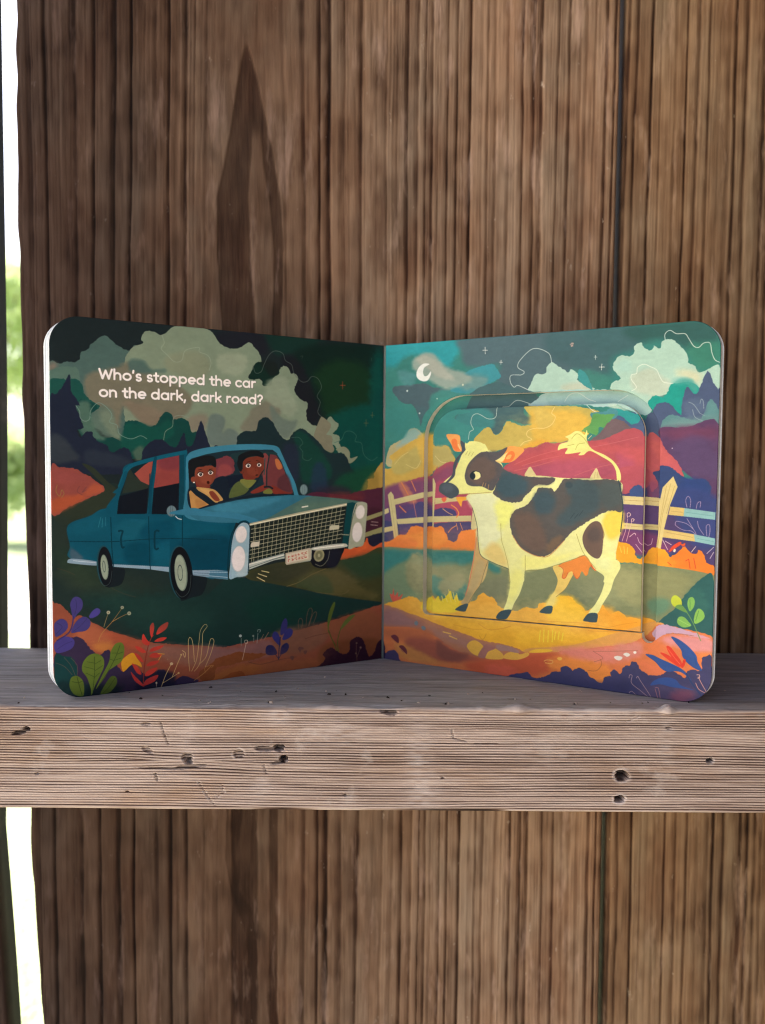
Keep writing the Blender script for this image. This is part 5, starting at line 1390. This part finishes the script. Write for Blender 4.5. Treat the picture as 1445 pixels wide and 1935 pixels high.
p e88a3c 5184 3023 5506 3211 5841 3331 6010 3209 6180 2991 6114 2970 6046 3080 5981 3010 5951 2860 5885 2822 5799 2932 5735 2778 5668 2723 5581 2833 5546 2914 5428 2839 5362 2707 5293 2729 5341 2900 5288 2996
l d0603a 17 5218 3025 5323 2932 5293 2729 5379 2735 5444 2874
l d0603a 17 5581 2867 5668 2730 5751 2812
p e0602e 6012 3111 6112 3068 6180 2975 6081 3001
p e4e79c 2627 4750 3332 4853 3628 4997 4422 5282 5330 5243 6651 5196 6739 4797 6780 4415 6742 3964 6642 3443 6646 3250 6755 3112 6638 2893 6513 2709 6350 2696 6353 2856 6113 3019 5874 3333 5507 3177 5166 3055 4749 2909 4304 2834 4255 2535 3890 2507 3848 2847 3436 2976 3074 3146 2974 3440 2928 3931 2786 4419
p e5e898 3866 2855 4297 3227 4286 2815 4255 2538 4152 2220 4010 1965 3921 1777 3718 1747 3806 2017 3892 2441
p e5e99a 6112 3075 6629 3271 6755 3102 6608 2784 6518 2485 6329 2142 6203 1907 5987 1896 6165 2160 6322 2501 6363 2847
s e5e99a 5840 3386 6642 3434 6646 3240 6755 3102 6604 2946 6363 2847
b dfe6b8 50 70 2666 4733 3332 4819 3602 4306 3613 3648 3091 3306 2971 3616 2846 4280
b e2c878 45 70 3204 3382 3465 3536 3730 3273 3810 2896 3436 2976 3131 3167
b e8ee80 45 70 3449 4578 3930 4557 3934 4317 3610 3821 3493 4163
b ecec88 45 70 4280 3202 5161 3290 5805 3460 5165 3089 4322 2862
b eed04e 48 56 6347 4335 6506 4470 6779 4463 6774 3965 6490 3758 6320 4075
b dfe8a8 35 70 6106 3347 6501 3241 6442 2977 6178 3089
b eaea80 35 70 3923 2755 4250 2813 4114 2286 3863 1952
r 55565a 3369 4854 3551 5203 3639 5462 3843 5378 4135 5296 4600 5250 5072 5240 4937 5071 4604 5065 4429 4910 4288 4772 4165 4639 3929 4592 3634 4653
b 3c5663 48 70 3443 4925 3659 5342 4136 5245 4356 5010 4072 4732 3706 4723
b 5a5254 40 56 4424 5215 5021 5222 4884 5087 4569 5048
r 585656 3866 4005 3891 4247 4042 4407 4364 4570 4572 4879 4641 4982 4956 4981 5061 4896 5196 5075 5364 5227 5902 5201 6651 5196 6738 4861 6769 4462 6474 4469 6087 4277 5792 4085 5493 3874 5326 3666 5090 3420 4918 3275 4708 3235 4458 3281 4167 3436 3943 3733
b 3f5662 48 70 4538 4811 4782 4951 5064 4757 5001 4421 4653 4308 4471 4573
b 42565f 48 83 5401 5095 6134 5172 6244 4591 5822 4251 5319 4032 5143 4225 5478 4635
b 6a5850 45 83 3935 4249 4439 4335 4801 3943 4913 3544 4671 3294 4239 3474
b 75604e 45 56 4980 3682 5324 3800 5158 3490 4812 3302
b 4b5a5e 40 70 6135 5107 6684 5116 6728 4605 6311 4528
b 3a4c56 45 28 5349 5127 5502 5130 5504 5015 5368 5012
k 33464f 14 5486 4238 5584 4374
k 33464f 14 5587 4242 5686 4361
k 33464f 14 5704 4312 5801 4447
p 6e5a52 5799 3756 5861 3957 5991 4126 6138 4197 6254 4137 6323 3945 6314 3620 6286 3390 6190 3270 6007 3341 5854 3529
b 5a5050 40 56 5895 3925 6157 4068 6262 3747 5967 3666
l b08848 17 6271 4105 6341 3881 6311 3749
l c98a50 17 3943 3733 4167 3436 4458 3281 4708 3228 4953 3277 5326 3666
l a9a05a 14 3607 4029 3632 3614 3730 3307 3828 2932 3872 2505
l a9a05a 14 4297 3238 4304 2834
l a9a05a 14 5646 3848 5752 3556 5874 3333 6146 3022
l 4a5a50 15 2786 4419 2928 3931 2974 3440 3062 3145 3436 2976 3848 2847
l 8a8a50 13 4304 2834 4749 2909 5166 3055 5841 3324
l 2f4650 22 6667 5196 6747 4862 6788 4479 6742 3964
l 8f8a55 11 3848 2847 3890 2507
p 3a525e 3699 1745 3932 1778 3832 1566 3722 1503 3535 1501 3504 1551 3570 1663
p 3a525e 5988 1886 6203 1907 6207 1736 6158 1681 5875 1686 5867 1735
p f0a55a 1988 6360 2194 6385 2391 6337 2413 6125 2466 5931 2239 5932 2138 6110
p ee7c3e 2148 6216 2235 6268 2314 6197 2336 6037 2427 5949 2278 5932 2178 6056
k f2dca0 19 2355 6108 2415 5966
p e7ea92 2532 6001 2607 6123 2742 6192 3048 6137 3202 5962 3315 5927 3619 5583 3621 5445 3477 5133 3332 4836 2646 4796 2373 4769 2135 4828 1893 5038 2208 5328 2361 5613
p 4a5360 2412 6196 2510 6159 2590 6001 2399 5754 2285 5471 2248 5257 2052 5077 1973 5075 2169 5292 2205 5541 2281 5719 2455 5931
p 57555a 2583 5120 2553 5296 2654 5579 2900 5824 3127 5928 3316 5876 3502 5909 3759 6021 3652 5823 3431 5685 3582 5582 3639 5445 3478 5099 3350 4888 3065 4987 2797 4990 2642 5033
b 6b5a54 40 56 2674 5544 3053 5789 3433 5547 3401 5201 2950 5055 2679 5192
b 4b5058 40 56 3241 5893 3502 5892 3431 5685 3281 5720
l c99a5a 14 3065 4987 3102 5093
l c99a5a 14 3141 4989 3170 5076
l c99a5a 14 3236 4938 3254 5043
l a08c4c 14 2373 4769 2877 4802 3332 4846
k a9a860 13 2573 5825 2649 5948
k a9a860 13 2651 5807 2726 5930
k a9a860 13 2740 5789 2804 5894
p e7ea92 2551 6036 2568 6159 2647 6070 2684 6193 2801 6087 2895 6173 2973 6068 3105 6119 3182 6032 3202 5928 2938 5894 2630 5930
p f3a050 3431 5679 3687 5892 3759 6021 3941 6044 4232 5958 4091 5788 3911 5652 3692 5617
p eadf90 3431 5679 3615 5806 3798 5891 3853 5857 3690 5720 3618 5645
p ee7a3c 3690 5703 3761 5857 3907 5925 3981 5823 3911 5686 3765 5617 3655 5634
p f0b060 3727 5720 3799 5823 3890 5823 3837 5720
p 57555c 3259 5893 3502 5892 3766 6021 3652 5823 3431 5679 3299 5737
p 20303c 2697 5262 2734 5351 2849 5397 2833 5176 2737 5193
p eee8a0 2800 5334 2888 5394 3003 5353 3016 5249 2929 5178 2814 5176 2851 5264
p 22303a 2866 5264 2848 5202 2802 5176 2756 5201 2736 5263 2754 5325 2800 5351 2846 5326
l 2b3238 17 2754 5351 2868 5398 3003 5353 3023 5266
p 48545f 1774 4892 1813 5019 1972 5086 2211 5043 2371 4904 2365 4762 2216 4669 2118 4649 1937 4734 1795 4821
b 566270 35 42 1893 5002 2132 5024 2174 4864 1976 4825
"""

# ------------------------------------------------------------------ the open board book
PHI = .5412; PW = .178; CR = .0135
t = NT('card_edge', .7, .3); card_m = t.col(t.mix(t.noise((60, 60, 900), 3), hexc('bcbfc2'), hexc('d9dcde')))
t = NT('cut_board', .7, .2); cut_m = t.col(t.mix(t.noise((60, 60, 200), 3), hexc('c9bfa8'), hexc('e0d8c4')))
t = NT('hinge_paper', .6, .2); hinge_m = t.col(t.mix(t.noise((40, 40, 60), 3), hexc('5d6460'), hexc('84867e')))
t = NT('cover_print', .45, .4); cover_m = t.col(t.mix(t.noise((30, 30, 30), 3), hexc('1d4a52'), hexc('27616a')))
def print_mat(name, canvas, ink):
    im = canvas.pixels() * np.asarray(ink, np.float32); im = np.clip(im * .93 + im.mean(2, keepdims=True) * .07, 0, 1); n = im.shape[0]
    img = bpy.data.images.new(name, n, n); img.colorspace_settings.name = 'sRGB'
    px = np.ones((n, n, 4), np.float32); px[:, :, :3] = im
    img.pixels.foreach_set(px.ravel()); img.update(); img.pack()
    t = NT(name, .42, .07)
    nd = t.n('ShaderNodeTexImage'); nd.image = img; nd.extension = 'EXTEND'; nd.interpolation = 'Cubic'
    t.bump(t.noise((900, 900, 900), 2), .06, .0004)
    return t.col(nd.outputs['Color'])
book = empty('board_book', 'open illustrated board book standing on the shelf plank', 'book', (0, 0, 0))

def leaf_outline(u0=0.0, w=PW, h=PW, r=CR, v0=0.0):
    """page outline in metres: u from the gutter outward, v up, outer corners rounded"""
    P = [(u0, v0)]
    for k in range(13): a = -math.pi / 2 + math.pi / 2 * k / 12; P.append((w - r + r * math.cos(a), v0 + r + r * math.sin(a)))
    for k in range(13): a = math.pi / 2 * k / 12; P.append((w - r + r * math.cos(a), h - r + r * math.sin(a)))
    P.append((u0, h))
    return P
def inset(P, q):
    n = len(P); out = []
    for i in range(n):
        a, b, c = Vector(P[i - 1]), Vector(P[i]), Vector(P[(i + 1) % n])
        e1 = (b - a).normalized(); e2 = (c - b).normalized()
        n1 = Vector((-e1.y, e1.x)); n2 = Vector((-e2.y, e2.x)); m = (n1 + n2); m.normalize()
        out.append(tuple(b + m * (q / max(.4, m.dot(n1)))))
    return out
def board(name, side, outer, hole, d0, d1, mats, bev=.0003, parent=None, tilt=None, hole_bev=None):
    """a card: front face at depth d0 behind the page plane, back face at d1; side = -1 left, 1 right"""
    s = side; cu = Vector((s * math.cos(PHI), -math.sin(PHI), 0)); nb = Vector((s * math.sin(PHI), math.cos(PHI), 0))
    def W(p, dep):
        u, v = p
        if tilt: dep = dep - tilt(u, v)
        return cu * u + nb * dep + Vector((0, 0, v))
    loops = [outer] + ([hole] if hole else [])
    V, F, MI, UV = [], [], [], []
    def add(p, dep): V.append(W(p, dep)); UV.append((p[0] / PW if s > 0 else 1 - p[0] / PW, p[1] / PW)); return len(V) - 1
    ring = []
    for li, L in enumerate(loops):
        b_ = bev if li == 0 else (hole_bev or bev)
        fr = inset(L, b_ if li == 0 else -b_)
        if li == 1: fr = inset(L, -b_)
        a = [add(p, d0) for p in fr]; b = [add(p, d0 + b_) for p in L]; c = [add(p, d1) for p in L]
        ring.append((a, b, c, fr))
        n = len(L)
        for i in range(n):
            j = (i + 1) % n
            q1 = (a[i], a[j], b[j], b[i]); q2 = (b[i], b[j], c[j], c[i])
            if li == 1: q1, q2 = q1[::-1], q2[::-1]
            F.append(q1); MI.append(0); F.append(q2); MI.append(1 if li == 0 else 3)
    for which, dep, mi in ((0, d0, 0), (2, d1, 2)):
        flat = [[Vector((p[0], p[1], 0)) for p in (ring[k][3] if which == 0 else loops[k])] for k in range(len(loops))]
        ids = [q for k in range(len(loops)) for q in ring[k][which]]
        for tri in tessellate_polygon(flat):
            f = [ids[q] for q in tri]; F.append(f); MI.append(mi)
    me = bpy.data.meshes.new(name); me.from_pydata(V, [], F)
    for m in mats: me.materials.append(m)
    me.polygons.foreach_set('material_index', np.array(MI, np.int32))
    uvl = me.uv_layers.new(name='print')
    li = np.empty(len(me.loops), np.int32); me.loops.foreach_get('vertex_index', li)
    uvl.data.foreach_set('uv', np.array(UV, np.float32)[li].ravel())
    bm = bmesh.new(); bm.from_mesh(me); bmesh.ops.recalc_face_normals(bm, faces=bm.faces); bm.to_mesh(me); bm.free()
    return link(bpy.data.objects.new(name, me), parent or book)

cL = Canvas(3); cL.run(ART_LEFT); c = cL
for ln, y, wd in (("Who's stopped the car", 150.0, 79.0), ("on the dark, dark road?", 141.7, 83.0)):
    c.text(ln, 21.72, y - .1, wd, 3.3, (.36, .36, .32), 1.22)
    c.text(ln, 21.6, y, wd, 3.3, (.93, .89, .87), 1.02)
cR = Canvas(5); cR.run(ART_RIGHT)
left_m = print_mat('printed_car_page', cL, 1.06); right_m = print_mat('printed_cow_page', cR, (.915, .89, .84))

# left block: top leaf with the car print, four more leaves and the front cover behind it
GUT = .0005
o = board('page', -1, leaf_outline(GUT), None, 0, .0024, [left_m, card_m, card_m]); o['label'] = 'printed page with the car on a dark road'
rs = np.random.RandomState(2); dep = .0026
for k in range(3):
    j = rs.uniform(-.0009, .0005)
    board('page', -1, leaf_outline(GUT, PW + j), None, dep, dep + .00235, [card_m, card_m, card_m], bev=.0005); dep += .0026
board('front_cover', -1, leaf_outline(GUT, PW + .0004), None, dep, dep + .0024, [card_m, card_m, cover_m]); DL = dep + .0024

# right block: front layer die-cut with an arched slot round a lift flap, backing leaf, back cover
mm = .001
def arc(cx, cy, r, a0, a1, n): return [((cx + r * math.cos(math.radians(a0 + (a1 - a0) * i / n))) * mm, (cy + r * math.sin(math.radians(a0 + (a1 - a0) * i / n))) * mm) for i in range(n + 1)]
HB0, HB1 = 28.3, 30.6                                      # hinge line, left and right ends
hole = ([(31.3 * mm, HB0 * mm), (145.9 * mm, HB1 * mm)] + arc(149.05, 29.3, 3.15, 180, 360, 10)
        + arc(128.2, 124.0, 24.0, 0, 90, 14) + arc(49.8, 124.4, 24.0, 90, 180, 14) + arc(28.4, 30.9, 2.6, 180, 265, 6))
flap = ([(31.5 * mm, HB0 * mm + .0007), (145.5 * mm, HB1 * mm + .0007)] + arc(130.4, 126.3, 15.1, 0, 90, 12) + arc(48.0, 124.6, 16.5, 90, 180, 12))
LT = .0044
o = board('page', 1, leaf_outline(GUT), hole, 0, LT, [right_m, card_m, card_m, cut_m], hole_bev=.0002); o['label'] = 'printed page die-cut with an arched slot round the cow flap'
board('page', 1, leaf_outline(GUT, PW - .0003), None, LT + .00005, LT + .0012, [right_m, card_m, card_m])
board('back_cover', 1, leaf_outline(GUT, PW + .0003), None, LT + .0013, LT + .0027, [card_m, card_m, cover_m]); DR = LT + .0027
o = board('lift_flap', 1, flap, None, 0, .0026, [right_m, cut_m, card_m], bev=.0003, tilt=lambda u, v: max(0, v - .029) * .010 + max(0, u - .06) * .012); o['label'] = 'arched lift flap printed with the black and white cow'

# spine joining the covers at the back of the gutter
nbL = Vector((-math.sin(PHI), math.cos(PHI), 0)); nbR = Vector((math.sin(PHI), math.cos(PHI), 0))
a, b = nbL * DL, nbR * DR
sp = [Vector((0, .0004, 0)), a * .985, a + (b - a) * .5 + Vector((0, .0010, 0)), b * .985]
V = [p for p in sp] + [p + Vector((0, 0, PW - .0004)) for p in sp]
mesh_obj('spine', V, [(3, 2, 1, 0), (4, 5, 6, 7), (0, 1, 5, 4), (1, 2, 6, 5), (2, 3, 7, 6), (3, 0, 4, 7)], cover_m, book)

mesh_obj('gutter_hinge', [(-.0012, .0008, .0003), (.0, .0004, .0003), (.0012, .0008, .0003), (-.0012, .0008, PW - .0005), (.0, .0004, PW - .0005), (.0012, .0008, PW - .0005), (0, .0014, .0003), (0, .0014, PW - .0005)],
         [(0, 1, 4, 3), (1, 2, 5, 4), (2, 6, 7, 5), (6, 0, 3, 7), (0, 6, 2, 1), (3, 4, 5, 7)], hinge_m, book)

# ------------------------------------------------------------------ crumbs of wood and grit on the shelf
rs = np.random.RandomState(12); V, F = [], []
for k in range(46):
    x, y = rs.uniform(-.17, .17), rs.uniform(SH_F + .002, -.06)
    if k < 8: x, y = [(.063, -.083), (.0025, -.082), (-.085, -.066), (-.03, -.044), (.107, -.088), (.03, -.092), (-.052, -.0925), (.09, -.09)][k]
    r = rs.uniform(.00025, .0007) * (1.3 if k < 8 else .8); a = rs.uniform(0, 3.14); el = rs.uniform(1, 2.6); s0 = len(V)
    for j in range(5):
        q = 6.283 * j / 5 + rs.uniform(-.3, .3); px, py = math.cos(q) * r * el, math.sin(q) * r
        V.append((x + px * math.cos(a) - py * math.sin(a), y + px * math.sin(a) + py * math.cos(a), -.0001))
    for j in range(5):
        p = V[s0 + j]; V.append((x + (p[0] - x) * .6, y + (p[1] - y) * .6, r * rs.uniform(.7, 1.2)))
    F += [tuple(s0 + 5 + j for j in range(5))] + [(s0 + j, s0 + (j + 1) % 5, s0 + 5 + (j + 1) % 5, s0 + 5 + j) for j in range(5)]
t = NT('crumb', .9, .2); crumb_m = t.col(t.mix(t.ramp(t.noise((200, 200, 200), 1), [(.45, (0, 0, 0)), (.55, (1, 1, 1))]), hexc('2c221d'), hexc('b5a597')))
mesh_obj('wood_crumbs', V, F, crumb_m, kind='stuff', label='tiny crumbs of wood and grit on the shelf', cat='debris')
